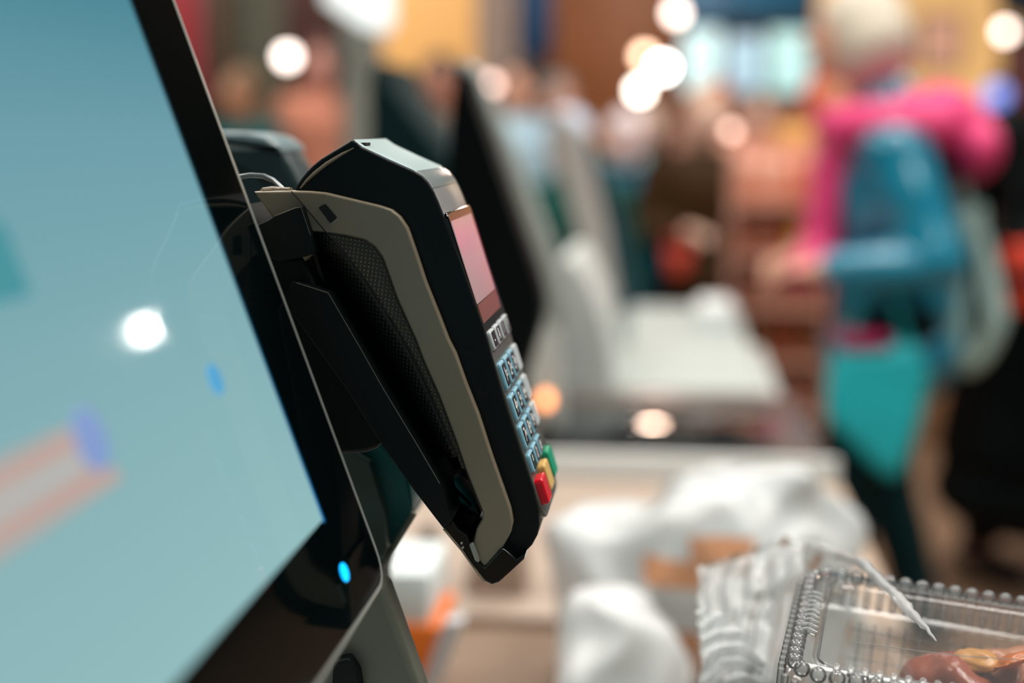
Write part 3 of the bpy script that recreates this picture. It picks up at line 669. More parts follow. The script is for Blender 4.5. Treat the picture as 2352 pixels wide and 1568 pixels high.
# thin clear produce bag drawn round the container, with creased folds
def sheet(bm, rows_px, nu=40, nv=40, amp=.0035, seed=0, sc=42, fold_dir=(1, .35), fold_f=34, fold_a=.0022):
    """rows_px: list of rows, each a list of (px, py, Y) control points"""
    C_ = [[W(*p) for p in r] for r in rows_px]
    def lerp_row(r, u):
        t = u * (len(r) - 1); i = min(int(t), len(r) - 2); return r[i].lerp(r[i + 1], t - i)
    G = []
    for j in range(nv + 1):
        v = j / nv * (len(C_) - 1); i = min(int(v), len(C_) - 2); f = v - i; row = []
        for k in range(nu + 1):
            u = k / nu; p = lerp_row(C_[i], u).lerp(lerp_row(C_[i + 1], u), f)
            ph = (u * fold_dir[0] + j / nv * fold_dir[1]) * fold_f + 3 * noise.noise(p * 30 + Vector((seed, 0, 0)))
            d = math.sin(ph) * fold_a + (abs(noise.noise(p * sc + Vector((0, seed, 0)))) - .25) * amp * 2
            row.append(bm.verts.new(p + Vector((d * .3, -d, d * .5))))
        G.append(row)
    for j in range(nv):
        for k in range(nu): bm.faces.new((G[j][k], G[j][k + 1], G[j + 1][k + 1], G[j + 1][k]))
PB = film('produce_bag', (236, 244, 246), .42, .2, 1.4, (160, .4))
pb = empty('produce_bag', W(1700, 1568, .72), 'thin clear crinkled produce bag gathered around the food container', 'produce bag')
bm = bmesh.new()
sheet(bm, [[(1600, 1302, .80), (1660, 1296, .80), (1760, 1262, .80), (1850, 1240, .79)], [(1604, 1380, .77), (1670, 1375, .765), (1760, 1350, .76), (1850, 1300, .745)],
           [(1612, 1460, .74), (1680, 1455, .735), (1770, 1440, .73), (1835, 1420, .715)], [(1606, 1560, .71), (1690, 1560, .70), (1760, 1560, .69), (1815, 1570, .68)], [(1590, 1700, .69), (1690, 1700, .68), (1760, 1700, .67), (1830, 1700, .66)]], 60, 60, seed=2)
link('front_film', bm, PB, pb, 80)
bm = bmesh.new()
sheet(bm, [[(1605, 1300, .83), (1700, 1270, .83), (1800, 1232, .83), (1960, 1290, .83)], [(1608, 1400, .84), (1700, 1400, .84), (1800, 1400, .84), (1960, 1400, .84)], [(1600, 1700, .85), (1700, 1700, .85), (1800, 1700, .85), (1960, 1700, .85)]], 50, 40, seed=5)
link('back_film', bm, PB, pb, 80)
bm = bmesh.new()
sheet(bm, [[(1600, 1400, .72), (1640, 1398, .72), (1700, 1440, .715), (1790, 1568, .70)], [(1610, 1480, .70), (1650, 1500, .70), (1700, 1540, .695), (1780, 1610, .685)], [(1616, 1640, .69), (1660, 1640, .69), (1710, 1650, .685), (1790, 1680, .68)]], 60, 30, seed=8, fold_f=34, fold_dir=(.6, 1), fold_a=.003)
link('creased_corner', bm, PB, pb, 80)
# twisted strip of the bag lying across the lid
bm = bmesh.new()
P_ = [W(1850, 1250, .79), W(1920, 1270, .775), WZ(1985, 1296, zl + .0050), WZ(2040, 1350, zl + .004), WZ(2100, 1412, zl + .003), WZ(2160, 1480, zl + .003)]
Q_ = []
for i in range(len(P_) - 1):
    for k in range(8): Q_.append(P_[i].lerp(P_[i + 1], k / 8))
tube(bm, [p + crumple(p, .0012, 160, 3) for p in Q_], [(.0022 + .0016 * abs(noise.noise(p * 300))) * min(1, (len(Q_) - i) / 10) for i, p in enumerate(Q_)], 8)
link('twisted_strip', bm, film('strip_film', (246, 250, 250), .42, .3, 1.3), pb, 80)
bm = bmesh.new(); tube(bm, [WZ(x, y, zl + .0008) for x, y in ((1965, 1475), (2040, 1485), (2120, 1496), (2200, 1505), (2340, 1515))], .0002, 6); link('film_crease', bm, film('crease_film', (230, 232, 230), .4), pb)

# ================================================================== the hall
def struct(name, bm, m): return tag(link(name, bm, m, None), kind='structure')
FLOORM = mat('floor_tile', (140, 112, 90), .35, vary=1.5)
struct('floor', bx(-13, 9, -4, 25.2, -.1, 0), FLOORM)
struct('wall_far', bx(-13, 9, 25, 25.2, 0, 4.6), mat('wall_brown', (112, 74, 50), .7, vary=.6))
struct('wall_left', bx(-13.2, -13, -4, 25.2, 0, 4.6), mat('wall_grey_brown', (120, 104, 92), .7))
struct('wall_right', bx(9, 9.2, -4, 25.2, 0, 4.6), mat('wall_grey_brown', (120, 104, 92), .7))
struct('ceiling', bx(-13.2, 9.2, -4, 25.2, 4.6, 4.7), mat('ceiling_dark', (70, 66, 62), .8))
for i, (x, y) in enumerate(PANELS):
    p = empty('ceiling_lamp', (x, y, 4.5), 'square white ceiling lamp panel above the frame', 'ceiling lamp', 'ceiling lamp panels of the hall')
    o = link('lamp_frame', bx(x - .92, x + .92, y - .92, y + .92, 4.48, 4.6, .01), mat('frame_white', (230, 230, 230), .5), p)
    o = link('lamp_diffuser', bx(x - .86, x + .86, y - .86, y + .86, 4.465, 4.482), mat('diffuser', (240, 240, 240), .5, emit=(255, 244, 230), es=3), p)
    area(x, y, 4.45, 1.7, 1.7, PANEL_POWER, (1, .97, .93))

def col_px(name, x0, x1, Y, ytop, ybot, depth, m, bev=.01, to_floor=True):
    a = W(x0, ytop, Y); b = W(x1, ybot, Y)
    return bx(min(a.x, b.x), max(a.x, b.x), Y, Y + depth, 0 if to_floor else b.z, a.z, bev), m
def pillar(n, x0, x1, Y, rgb):
    a = W(x0, 300, Y); b = W(x1, 300, Y)
    struct('pillar_%d' % n, bx(a.x, b.x, Y, Y + .3, 0, 4.6, .01), mat('pillar_%d_paint' % n, rgb, .6))
pillar(1, 784, 842, 5.0, (134, 138, 130))
pillar(2, 528, 642, 9.0, (92, 94, 78))
pillar(3, 1096, 1176, 12.0, (186, 166, 152))
def panel(name, label, cat, x0, y0, x1, y1, Y, rgb, es=0, depth=.12, group=None, legs=True, rough=.5):
    """a board, sign or display wall: frame + face, standing on the floor (legs) or fixed to the wall behind"""
    a = W(x0, y0, Y); b = W(x1, y1, Y); r = empty(name, ((a.x + b.x) / 2, Y, 0 if legs else b.z), label, cat, group)
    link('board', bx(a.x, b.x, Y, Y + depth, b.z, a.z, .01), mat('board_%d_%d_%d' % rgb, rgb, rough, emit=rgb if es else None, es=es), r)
    w = .03
    bm = bmesh.new()
    for (X0, X1, Z0, Z1) in ((a.x - w, a.x, b.z - w, a.z + w), (b.x, b.x + w, b.z - w, a.z + w), (a.x, b.x, a.z, a.z + w), (a.x, b.x, b.z - w, b.z)):
        box(bm, ((X0 + X1) / 2, Y + depth / 2, (Z0 + Z1) / 2), (X1 - X0, depth, Z1 - Z0))
    link('board_frame', bm, mat('frame_dark', (40, 34, 30), .5), r)
    if legs and b.z > .1:
        for x in (a.x + .06, b.x - .06):
            link('leg', bx(x - .02, x + .02, Y + .03, Y + .08, 0, b.z), mat('frame_dark'), r)
    return r
# behind the left half
panel('promotion_board', 'tall crimson board at the far left behind the touchscreen', 'board', 300, -150, 470, 250, 8.0, (150, 40, 48))
panel('wooden_board', 'brown wooden board between the crimson board and the grey pillar', 'board', 478, -150, 530, 300, 9.0, (104, 78, 56))
panel('display_wall', 'dark reddish display wall behind the bright round lamp', 'display wall', 640, -200, 780, 330, 11.0, (104, 66, 60))
panel('amber_wall_panel', 'large amber wall panel with added glow above the man facing the camera', 'wall panel', 870, -220, 1094, 210, 13.0, (226, 172, 104), es=.55)  # emission added so the wall panel looks brightly lit
panel('pink_backdrop', 'dusty pink partition behind the people left of the terminal', 'partition', 600, 330, 700, 640, 8.6, (166, 128, 116))
panel('brown_shelf_wall', 'wide dark brown panelled shop wall with small lamps in front', 'shop wall', 1262, -260, 1560, 300, 16.0, (150, 96, 58))
panel('blue_poster', 'narrow navy poster between the pale pillar and brown wall', 'poster', 1184, -200, 1262, 130, 14.0, (0, 66, 112))
panel('blue_sign', 'navy blue shop sign above the pale lit windows', 'sign', 1560, -120, 1880, 42, 15.0, (0, 74, 106), es=.45, legs=False)  # slight emission added to brighten the sign colour
for i, (x0, x1, y0, y1, c) in enumerate(((1572, 1652, 66, 212, (186, 226, 234)), (1672, 1746, 84, 212, (160, 200, 222)), (1768, 1868, 70, 212, (172, 222, 226)))):
    panel('lit_window', ('pale cyan lit shop window, %s of three under the blue sign' % ('left', 'middle', 'right')[i]), 'window display', x0, y0, x1, y1, 15.17, c, es=.8, legs=False, group='lit shop windows under the blue sign')
panel('rosy_shop_wall', 'rosy shop wall behind the crowd below the lit windows', 'shop wall', 1560, 196, 1870, 560, 15.3, (178, 134, 118))
panel('yellow_shop_wall', 'large golden yellow shop wall behind the person in blue', 'shop wall', 1884, -220, 2330, 300, 13.0, (238, 188, 122), es=.66)  # wall glows by added emission in place of light falling on it
panel('pink_poster', 'pinkish poster on the golden wall right of the pale head', 'poster', 2120, 40, 2200, 150, 12.87, (222, 168, 142), es=.55, legs=False)  # poster brightened by added emission like the wall behind
panel('navy_corner_sign', 'navy sign in the top right corner beside the golden wall', 'sign', 2318, -200, 2500, 30, 12.0, (16, 40, 70), legs=False)
panel('maroon_board', 'maroon board between the golden wall and the black coat', 'board', 2320, 90, 2420, 300, 11.5, (120, 52, 44))
panel('tan_partition', 'tan wooden partition behind the legs of the person in blue', 'partition', 2070, 560, 2190, 1030, 6.2, (150, 112, 80))
# white hanging sign with a slanted lower edge
ws = empty('hanging_sign', W(830, 70, 4.75), 'bright white hanging sign cut by the top of the frame above the amber panel', 'sign')
prism('sign_panel', [(740, -90), (892, -90), (892, 62), (868, 74), (838, 66), (742, 4)], 4.75, 4.85, mat('sign_lit', (220, 226, 226), .5, emit=(226, 236, 236), es=.75), ws, r=8, bev=.01)
for x in (770, 870):
    a = W(x, -90, 4.8); bm = bmesh.new(); tube(bm, [(a.x, 4.8, a.z - .01), (a.x, 4.8, 4.6)], .006, 6); link('hanging_rod', bm, BLACK, ws)

# ------------------------------------------------------------------ lamps (out of focus discs)
def pendant(px, py, Y, rpx, rgb, es, label):
    c = W(px, py, Y); r = rpx * Y / FPX
    p = empty('pendant_lamp', c, label, 'lamp', 'small bright lamps in the hall')
    bm = bmesh.new(); ell(bm, c, (r, r, r), seg=20)
    link('bulb', bm, mat('bulb_%d_%d' % (px, py), (255, 255, 255), .4, emit=rgb, es=es), p)
    bm = bmesh.new(); lathe(bm, [(r * .5, r * .8), (r * .5, r * 1.3), (r * .15, r * 1.5)], c, 14); link('socket', bm, BLACK, p)
    bm = bmesh.new(); tube(bm, [(c.x, c.y, c.z + r * 1.4), (c.x, c.y, 4.6)], .004, 6); link('cord', bm, BLACK, p)
for a in [(1553, 30, 14.5, 15, (255, 232, 220), 9, 'round white lamp at the top edge above the lamp cluster'),
          (1480, 128, 14.6, 14, (255, 206, 168), 11, 'peach coloured lamp, topmost of the three in the cluster'),
          (1522, 155, 14.2, 16, (255, 250, 244), 22, 'brightest white lamp, right one of the three in the cluster'),
          (1470, 207, 14.4, 15, (255, 244, 228), 15, 'white lamp, lowest of the three in the cluster'),
          (1127, 193, 11.5, 13, (255, 212, 198), 6, 'pinkish lamp in front of the pale pillar'),
          (2308, 72, 11.0, 14, (255, 232, 220), 9, 'white lamp in the upper right corner'),
          (2287, 218, 10.5, 27, (10, 120, 255), 1.3, 'blue lamp above the shoulder of the black coat'),
          (1680, 300, 4.3, 12, (226, 176, 154), 5.5, 'dim rosy lamp added for a glare right of the brown coat'),  # added lamp standing in for a rosy glare on some surface
          (660, 130, 6.3, 19, (255, 236, 224), 8, 'large white lamp in front of the olive pillar')]:
    pendant(*a)
# lamps above the frame whose mirror images lie in the scanner glass and in our display
def mirror_lamp(px, py, Y, rad, rgb, es, label):
    c0 = WZ(px, py, zt); d = ray(px, py); d.z = -d.z; c = c0 + d * ((Y - c0.y) / d.y)
    p = empty('pendant_lamp', c, label, 'lamp', 'lamps above the frame mirrored in glass')
    bm = bmesh.new(); ell(bm, c, (rad, rad, rad), seg=20); link('bulb', bm, mat('bulb_m%d' % px, (255, 255, 255), .4, emit=rgb, es=es), p)
    bm = bmesh.new(); tube(bm, [(c.x, c.y, c.z + rad * .9), (c.x, c.y, 4.6)], .004, 6); link('cord', bm, BLACK, p)
mirror_lamp(1410, 962, 13, .14, (255, 240, 230), 60, 'white lamp above the frame mirrored at the left of the scanner glass')
mirror_lamp(1520, 985, 13.5, .13, (255, 226, 206), 120, 'warm lamp above the frame mirrored in the middle of the scanner glass')
mirror_lamp(1522, 935, 13.2, .14, (255, 196, 160), 40, 'orange lamp above the frame mirrored near the far side of the scanner glass')
nn = Vector((MM[0][2], MM[1][2], MM[2][2])); q = onplane(325, 760); hp = MM @ Vector((q.x, q.y, .001)); d = (hp - CAM).normalized(); rf = d - 2 * d.dot(nn) * nn
c = hp + rf * (7.0 / rf.y)
p = empty('globe_lamp', c, 'white globe lamp outside the frame mirrored in the touchscreen', 'lamp')
bm = bmesh.new(); ell(bm, c, (.03, .03, .03), seg=20); link('globe', bm, mat('globe_glow', (255, 255, 255), .4, emit=(255, 248, 240), es=160), p)
bm = bmesh.new(); tube(bm, [(c.x, c.y, c.z + .05), (c.x, c.y, 4.6)], .006, 6); link('cord', bm, BLACK, p)

# ------------------------------------------------------------------ people
def cap(bm, a, b, ra, rb, seg=14):
    a = Vector(a); b = Vector(b); t = (b - a); L_ = t.length; t.normalize()
    s = t.cross(Vector((0, 0, 1))); 
    if s.length < .05: s = t.cross(Vector((0, 1, 0)))
    s.normalize(); u = t.cross(s); rings = []
    prof_ = [(-ra * math.cos(k * math.pi / 8), ra * math.sin(k * math.pi / 8)) for k in range(1, 5)] + [(L_ + rb * math.sin(k * math.pi / 8), rb * math.cos(k * math.pi / 8)) for k in range(0, 4)]
    for d, r in prof_:
        rings.append([bm.verts.new(a + t * d + (s * math.cos(q) + u * math.sin(q)) * r) for q in [2 * math.pi * k / seg for k in range(seg)]])
    for A, B in zip(rings[:-1], rings[1:]):
        for k in range(seg): bm.faces.new((A[k], A[(k + 1) % seg], B[(k + 1) % seg], B[k]))
    bm.faces.new(rings[0][::-1]); bm.faces.new(rings[-1])
def fuse(name, bm, m, parent, voxel=.012, smooth=2, noise_a=0):
    """join overlapping shapes into one continuous skin"""
    bmesh.ops.recalc_face_normals(bm, faces=bm.faces)
    me = bpy.data.meshes.new(name); bm.to_mesh(me); bm.free(); o = bpy.data.objects.new('tmp', me); COL.objects.link(o)
    r = o.modifiers.new('r', 'REMESH'); r.mode = 'VOXEL'; r.voxel_size = voxel
    s = o.modifiers.new('s', 'SMOOTH'); s.factor = .5; s.iterations = smooth
    dg = bpy.context.evaluated_depsgraph_get(); m2_ = bpy.data.meshes.new_from_object(o.evaluated_get(dg)); COL.objects.unlink(o); bpy.data.objects.remove(o)
    if noise_a:
        for v in m2_.vertices:
            n_ = noise.noise(Vector(v.co) * 9) ; v.co += v.normal * n_ * noise_a
    m2_.name = name; m2_.materials.clear(); m2_.materials.append(m)
    for p_ in m2_.polygons: p_.use_smooth = True
    o = bpy.data.objects.new(name, m2_); COL.objects.link(o); o.parent = parent; return o
def hand(bm, wr, d, side, s=1.0, curl=.5):
    """palm, four unequal bent fingers and a thumb; d = pointing direction"""
    d = Vector(d).normalized(); up = Vector((0, 0, 1)); lat = d.cross(up)
    if lat.length < .1: lat = Vector((side, 0, 0)); 
    lat.normalize(); nrm = lat.cross(d).normalized()
    w0 = Vector(wr); pm = w0 + d * .05 * s
    cap(bm, w0, w0 + d * .03 * s, .024 * s, .03 * s)
    for k in range(4):
        o = lat * (k - 1.5) * .021 * s
        cap(bm, w0 + d * .02 * s + o * .7, w0 + d * .085 * s + o, .013 * s, .012 * s, 10)
        L1 = (.036, .042, .040, .030)[k] * s; c = curl * (1 + .15 * k)
        p1 = w0 + d * .09 * s + o; p2 = p1 + (d * math.cos(c) - nrm * math.sin(c)) * L1; p3 = p2 + (d * math.cos(2 * c) - nrm * math.sin(2 * c)) * L1 * .8
        cap(bm, p1, p2, .0098 * s, .009 * s, 8); cap(bm, p2, p3, .009 * s, .0078 * s, 8)
    t0 = w0 + d * .03 * s - lat * side * .022 * s; t1 = t0 + (d * .7 - lat * side * .8).normalized() * .035 * s; t2 = t1 + (d * .9 - lat * side * .2 - nrm * .3).normalized() * .03 * s
    cap(bm, t0, t1, .013 * s, .011 * s, 8); cap(bm, t1, t2, .011 * s, .0085 * s, 8)
def person(X, Y, yaw, H, label, skin, hair, top, bottom, group=None, arms=None, lean=0, hairstyle='short', coat=False, stride=.08, voxel=.021, hat=None, shoes=(30, 28, 28), width=1.0, topname='jacket', head_fwd=0, drop=0, finish=None):
    """local frame: x right, y forward, z up; built for 1.70 m and scaled"""
    r = empty('person', (X, Y, 0), label, 'person', group, rz=yaw); s = H / 1.70; r.scale = (s * width, s * width, s)
    L_ = Matrix.Translation((0, 0, .92)) @ Matrix.Rotation(-lean, 4, 'X') @ Matrix.Translation((0, 0, -.92))
    T = lambda p: L_ @ Vector(p)
    hc = T((0, .025 + head_fwd, 1.585)); nk = T((0, .0, 1.42)); 
    sh = [T((sx * .175, 0, 1.385 - drop)) for sx in (-1, 1)]; arms = arms or [None, None]; AR = []
    for i, sx in enumerate((-1, 1)):
        if arms[i]: e, w_ = [Vector(q) for q in arms[i]]
        else: e = T((sx * .235, -.02, 1.10)); w_ = T((sx * .225, .07, .86))
        AR.append((sh[i], e, w_))
    hips = [Vector((sx * .09, 0, .90)) for sx in (-1, 1)]
    kn = [Vector((-.095, .02 + stride, .49)), Vector((.095, .02 - stride * .3, .49))]; an = [Vector((-.095, stride * 1.3, .09)), Vector((.095, -stride * 1.3, .09))]
    # body
    bm = bmesh.new()
    ell(bm, hc, (.074, .092, .112)); ell(bm, hc + Vector((0, .028, -.062)), (.052, .058, .055)); 
    cap(bm, hc + Vector((0, .085, .012)), hc + Vector((0, .105, -.018)), .009, .014, 8)                 # nose
    for sx in (-1, 1):
        ell(bm, hc + Vector((sx * .076, -.002, -.008)), (.011, .020, .032)); ell(bm, hc + Vector((sx * .034, .072, -.03)), (.018, .014, .018))
    ell(bm, hc + Vector((0, .088, -.058)), (.024, .010, .008))
    cap(bm, nk, hc + Vector((0, -.02, -.07)), .056, .052)
    ell(bm, T((0, 0, 1.27)), (.165, .10, .16)); ell(bm, T((0, .005, 1.08)), (.135, .095, .15)); ell(bm, (0, 0, .93), (.155, .11, .12))
    for i in range(2):
        S, E, Wr = AR[i]; cap(bm, T((0, 0, 1.36)), S, .06, .055); cap(bm, S, E, .052, .040); cap(bm, E, Wr, .040, .027)
        hand(bm, Wr, (Wr - E), (-1, 1)[i])
        cap(bm, hips[i], kn[i], .085, .056); cap(bm, kn[i], an[i], .056, .036); cap(bm, an[i] + Vector((0, -.03, -.035)), an[i] + Vector((0, .13, -.05)), .038, .034)
    body = fuse('body', bm, mat('skin_%d_%d_%d' % skin, skin, .55), r, .011 if voxel < .012 else .018)
    # eyes and mouth
    for sx in (-1, 1):
        b_ = bmesh.new(); ell(b_, hc + Vector((sx * .031, .083, .012)), (.011, .006, .007), seg=8); link('eye', b_, mat('eye_dark', (30, 22, 20), .2), r, world=False)
    b_ = bmesh.new(); ell(b_, hc + Vector((0, .093, -.058)), (.024, .008, .006), seg=8); link('mouth', b_, mat('lips', (150, 74, 66), .5), r, world=False)
    # hair
    if hat is None:
        bm = bmesh.new(); ell(bm, hc + Vector((0, -.018, .024)), (.088, .098, .108))
        if hairstyle == 'long': ell(bm, hc + Vector((0, -.055, -.07)), (.088, .062, .13)); cap(bm, hc + Vector((0, -.06, -.05)), hc + Vector((0, -.08, -.24)), .07, .045)
        if hairstyle == 'bob': ell(bm, hc + Vector((0, -.03, -.02)), (.108, .098, .115))
        # clear the face
        o = fuse('hair', bm, mat('hair_%d_%d_%d' % hair, hair, .65, bump=(120, .6)), r, .013, 1, .004)
    else:
        bm = bmesh.new(); ell(bm, hc + Vector((0, -.008, .045)), (.092, .104, .095)); o = fuse('knitted_hat', bm, mat('hat_%d_%d_%d' % hat, hat, .8, bump=(150, .6)), r, .010)
        bm = bmesh.new(); ell(bm, hc + Vector((0, -.02, .0)), (.084, .092, .10)); fuse('hair', bm, mat('hair_%d_%d_%d' % hair, hair, .65), r, .010)
    # top
    bm = bmesh.new()
    ell(bm, T((0, 0, 1.27 - drop)), (.20, .135, .19)); ell(bm, T((0, 0, 1.08)), (.175, .13, .19)); ell(bm, (0, 0, .93), (.18, .135, .14))
    cap(bm, T((0, -.01, 1.36)), T((0, -.01, 1.43)), .10, .075)
    if coat: cap(bm, (0, 0, .92), (0, 0, .62), .17, .20)
    for i in range(2):
        S, E, Wr = AR[i]; cap(bm, T((0, 0, 1.33 - drop)), S, .085, .078); cap(bm, S, E, .077, .062); cap(bm, E, E.lerp(Wr, .93), .062, .046)
    tmat = mat('cloth_%d_%d_%d' % top, top, .6, spec=.12, bump=(60, .5), vary=6); tp = fuse(topname, bm, tmat, r, voxel, 2, .008)
    # trousers and shoes
    bm = bmesh.new(); ell(bm, (0, 0, .90), (.168, .125, .13))
    for i in range(2): cap(bm, hips[i], kn[i], .098, .070); cap(bm, kn[i], an[i] + Vector((0, 0, .02)), .070, .054)
    fuse('trousers', bm, mat('cloth_%d_%d_%d' % bottom, bottom, .7, spec=.12, vary=6), r, voxel, 2, .005)
    for i in range(2):
        bm = bmesh.new(); cap(bm, an[i] + Vector((0, -.04, -.043)), an[i] + Vector((0, .15, -.050)), .045, .038); fuse('shoe', bm, mat('shoe_%d_%d_%d' % shoes, shoes, .5), r, .012)
    if finish: finish(r, T, AR, hc)
    return r
def head_at(px, ytop, Y):
    a = W(px, ytop, Y); return a.x, a.z
def P(px, ytop, Y, yaw, label, skin, hair, top, bottom, **k):
    x, h = head_at(px, ytop, Y)
    return person(x, Y, math.radians(yaw), h, label, skin, hair, top, bottom, group='shoppers in the hall', **k)
P(1012, 128, 5.6, 180, 'person with dark hair and pale top facing the camera above the terminal', (176, 118, 96), (38, 24, 18), (150, 140, 124), (40, 44, 48))
P(560, 160, 6.4, 150, 'person in teal top left of the bright lamp', (196, 140, 108), (120, 90, 62), (6, 90, 92), (40, 40, 44))
P(735, 92, 7.0, 190, 'person with pink face and orange top beside the grey pillar', (224, 160, 144), (88, 52, 40), (196, 128, 104), (120, 96, 88), width=.85)
P(1200, 140, 6.2, 165, 'person with peach face in a pale blue shirt right of the black monitor', (232, 168, 138), (60, 44, 36), (176, 206, 220), (150, 120, 96))
P(1282, 176, 6.6, 200, 'grey haired person in an orange top behind the pale leaning monitor', (220, 160, 136), (120, 116, 112), (214, 146, 90), (80, 70, 60))
P(1306, 262, 4.4, 185, 'short person with pale hat and dark green jacket above the white upstand', (216, 176, 156), (150, 120, 90), (6, 66, 58), (30, 40, 44), hat=(196, 206, 222))
P(1442, 262, 5.5, 170, 'person with rosy face and blue jacket behind the striped monitor', (232, 196, 190), (200, 186, 176), (8, 66, 84), (16, 40, 54), hat=(222, 204, 204))
P(1484, 236, 5.8, 200, 'person in a grey blue jacket standing just left of the brown coat', (214, 178, 160), (150, 130, 116), (110, 156, 166), (70, 70, 74))
P(1622, 200, 5.1, 190, 'person in a long brown coat and dark trousers at centre right of the hall', (226, 186, 164), (190, 150, 124), (54, 34, 12), (20, 15, 10), coat=True, width=.98, arms=[None, ((.26, .0, 1.12), (.12, .24, 1.14))])
P(1655, 186, 7.6, 170, 'person with red hair standing behind the brown coat', (222, 150, 124), (190, 84, 50), (190, 140, 124), (60, 50, 48))
P(1745, 210, 6.9, 185, 'person in a dusty pink coat left of the candy rack', (230, 180, 160), (110, 100, 84), (216, 156, 134), (170, 110, 96), coat=True)
P(1905, 150, 6.0, 200, 'person with orange red hair behind the shoulder of the blue jacket', (232, 170, 130), (222, 92, 60), (232, 168, 96), (150, 40, 50), hairstyle='bob')
P(1905, 260, 5.35, 180, 'short person in a crimson top behind the blue sleeve', (236, 176, 130), (236, 176, 110), (190, 20, 60), (120, 30, 50))

# ------------------------------------------------------------------ the sweets rack in front of the crowd
rk = empty('sweets_rack', (W(1790, 1000, 4.4).x, 4.5, 0), 'tall rack filled with orange, pink and peach snack packets beyond the white platform', 'rack')
x0 = W(1690, 400, 4.4).x; x1 = W(1900, 400, 4.4).x; zr = [W(1790, y, 4.4).z for y in (470, 590, 710, 830, 950)]
link('rack_back', bx(x0, x1, 4.66, 4.68, .05, zr[0] + .18, .004), mat('rack_back', (205, 136, 110), .5), rk)
for x in (x0 - .012, x1 + .002): link('rack_side', bx(x, x + .01, 4.40, 4.68, 0, zr[0] + .18, .002), mat('rack_metal', (200, 150, 130), .4), rk)
for z in zr: link('rack_shelf', bx(x0, x1, 4.40, 4.66, z - .012, z), mat('rack_metal'), rk)
cols = [((222, 136, 100), 'orange'), ((226, 172, 146), 'peach'), ((216, 124, 96), 'coral'), ((226, 168, 142), 'peach'), ((186, 84, 76), 'red'), ((220, 156, 144), 'pink'), ((196, 146, 108), 'tan'), ((222, 164, 140), 'peach')]
nm = ['top', 'second', 'third', 'fourth', 'lowest']; pos = ['far left', 'second from the left', 'middle', 'second from the right', 'far right']
random.seed(11)
for i, z in enumerate(zr):
    for j in range(5):
        c_, cn = cols[random.randrange(len(cols))] if not (i == 1 and j == 3) else ((240, 180, 90), 'yellow')
        w_ = (x1 - x0) / 5; xc = x0 + w_ * (j + .5); h = .138 + .012 * random.random(); y_ = 4.46 + .03 * random.random()
        bm = bmesh.new(); K = 8; rings = []
        for k in range(K + 1):
            t = k / K; th = .028 * math.sin(math.pi * t) ** .5 + .002; ww = w_ * .44 * (1 - .08 * math.sin(math.pi * t))
            rings.append([bm.verts.new((xc + ww * math.cos(a), y_ + .03 + th * math.sin(a), z + h * t)) for a in [2 * math.pi * q / 14 for q in range(14)]])
        for A, B in zip(rings[:-1], rings[1:]):
            for k in range(14): bm.faces.new((A[k], A[(k + 1) % 14], B[(k + 1) % 14], B[k]))
        bm.faces.new(rings[0][::-1]); bm.faces.new(rings[-1])
        tag(link('snack_packet', bm, mat('packet_' + cn, c_, .35)), '%s snack packet, %s on the %s shelf of the sweets rack' % (cn, pos[j], nm[i]), 'snack packet', 'snack packets on the sweets rack')

# ------------------------------------------------------------------ the person in the blue jacket
def fin_blue(r, T, AR, hc):
    bm = bmesh.new()                                                      # thrown back pink hood
    ring = []
    for k in range(18):
        a = 2 * math.pi * k / 18; ring.append(T((.165 * math.cos(a), -.04 + .135 * math.sin(a), 1.36 + .012 * math.sin(a))))
    for k in range(18): cap(bm, ring[k], ring[(k + 1) % 18], .058, .058, 8)
    ell(bm, T((0, -.12, 1.37)), (.17, .09, .085)); ell(bm, T((-.06, -.175, 1.30)), (.14, .06, .085)); ell(bm, T((-.09, -.10, 1.385)), (.10, .10, .06))
    fuse('pink_hood', bm, mat('pink_fabric', (222, 54, 116), .6, vary=6), r, .012, 3, .005)['label'] = 'bright pink hood lying on the shoulders'
    bm = bmesh.new()                                                      # open pink lining at the front
    cap(bm, T((-.05, .10, 1.30)), T((-.08, .16, 1.08)), .05, .045); cap(bm, T((-.08, .15, 1.08)), T((-.16, .21, 1.02)), .045, .04); cap(bm, T((.05, .10, 1.30)), T((.06, .15, 1.05)), .05, .04)
    fuse('pink_lining', bm, mat('pink_lining', (196, 40, 100), .6), r, .014)
    bm = bmesh.new(); ell(bm, (0, .0, .80), (.19, .155, .13)); fuse('jacket_hem', bm, mat('cloth_0_116_144'), r, .014, 2, .006)
X_, Z_ = head_at(2075, -12, 3.6)
pb_ = person(.548, 3.62, math.radians(90), 1.70, 'person in a glossy blue jacket with pink hood and pale hair at the right', (206, 150, 124), (196, 186, 168), (0, 116, 144), (8, 42, 46),
             group='shoppers in the hall', arms=[((-.26, -.045, 1.045), (-.22, .16, 1.03)), ((.24, .06, 1.06), (.19, .17, 1.03))], lean=.085, hairstyle='bob', voxel=.011, finish=fin_blue, head_fwd=.02, width=1.12, drop=.085)
for m_ in ('cloth_0_116_144',):
    b = _mats[m_].node_tree.nodes['Principled BSDF']; b.inputs['Roughness'].default_value = .3; b.inputs['Specular IOR Level'].default_value = .5; b.inputs['Coat Weight'].default_value = .4
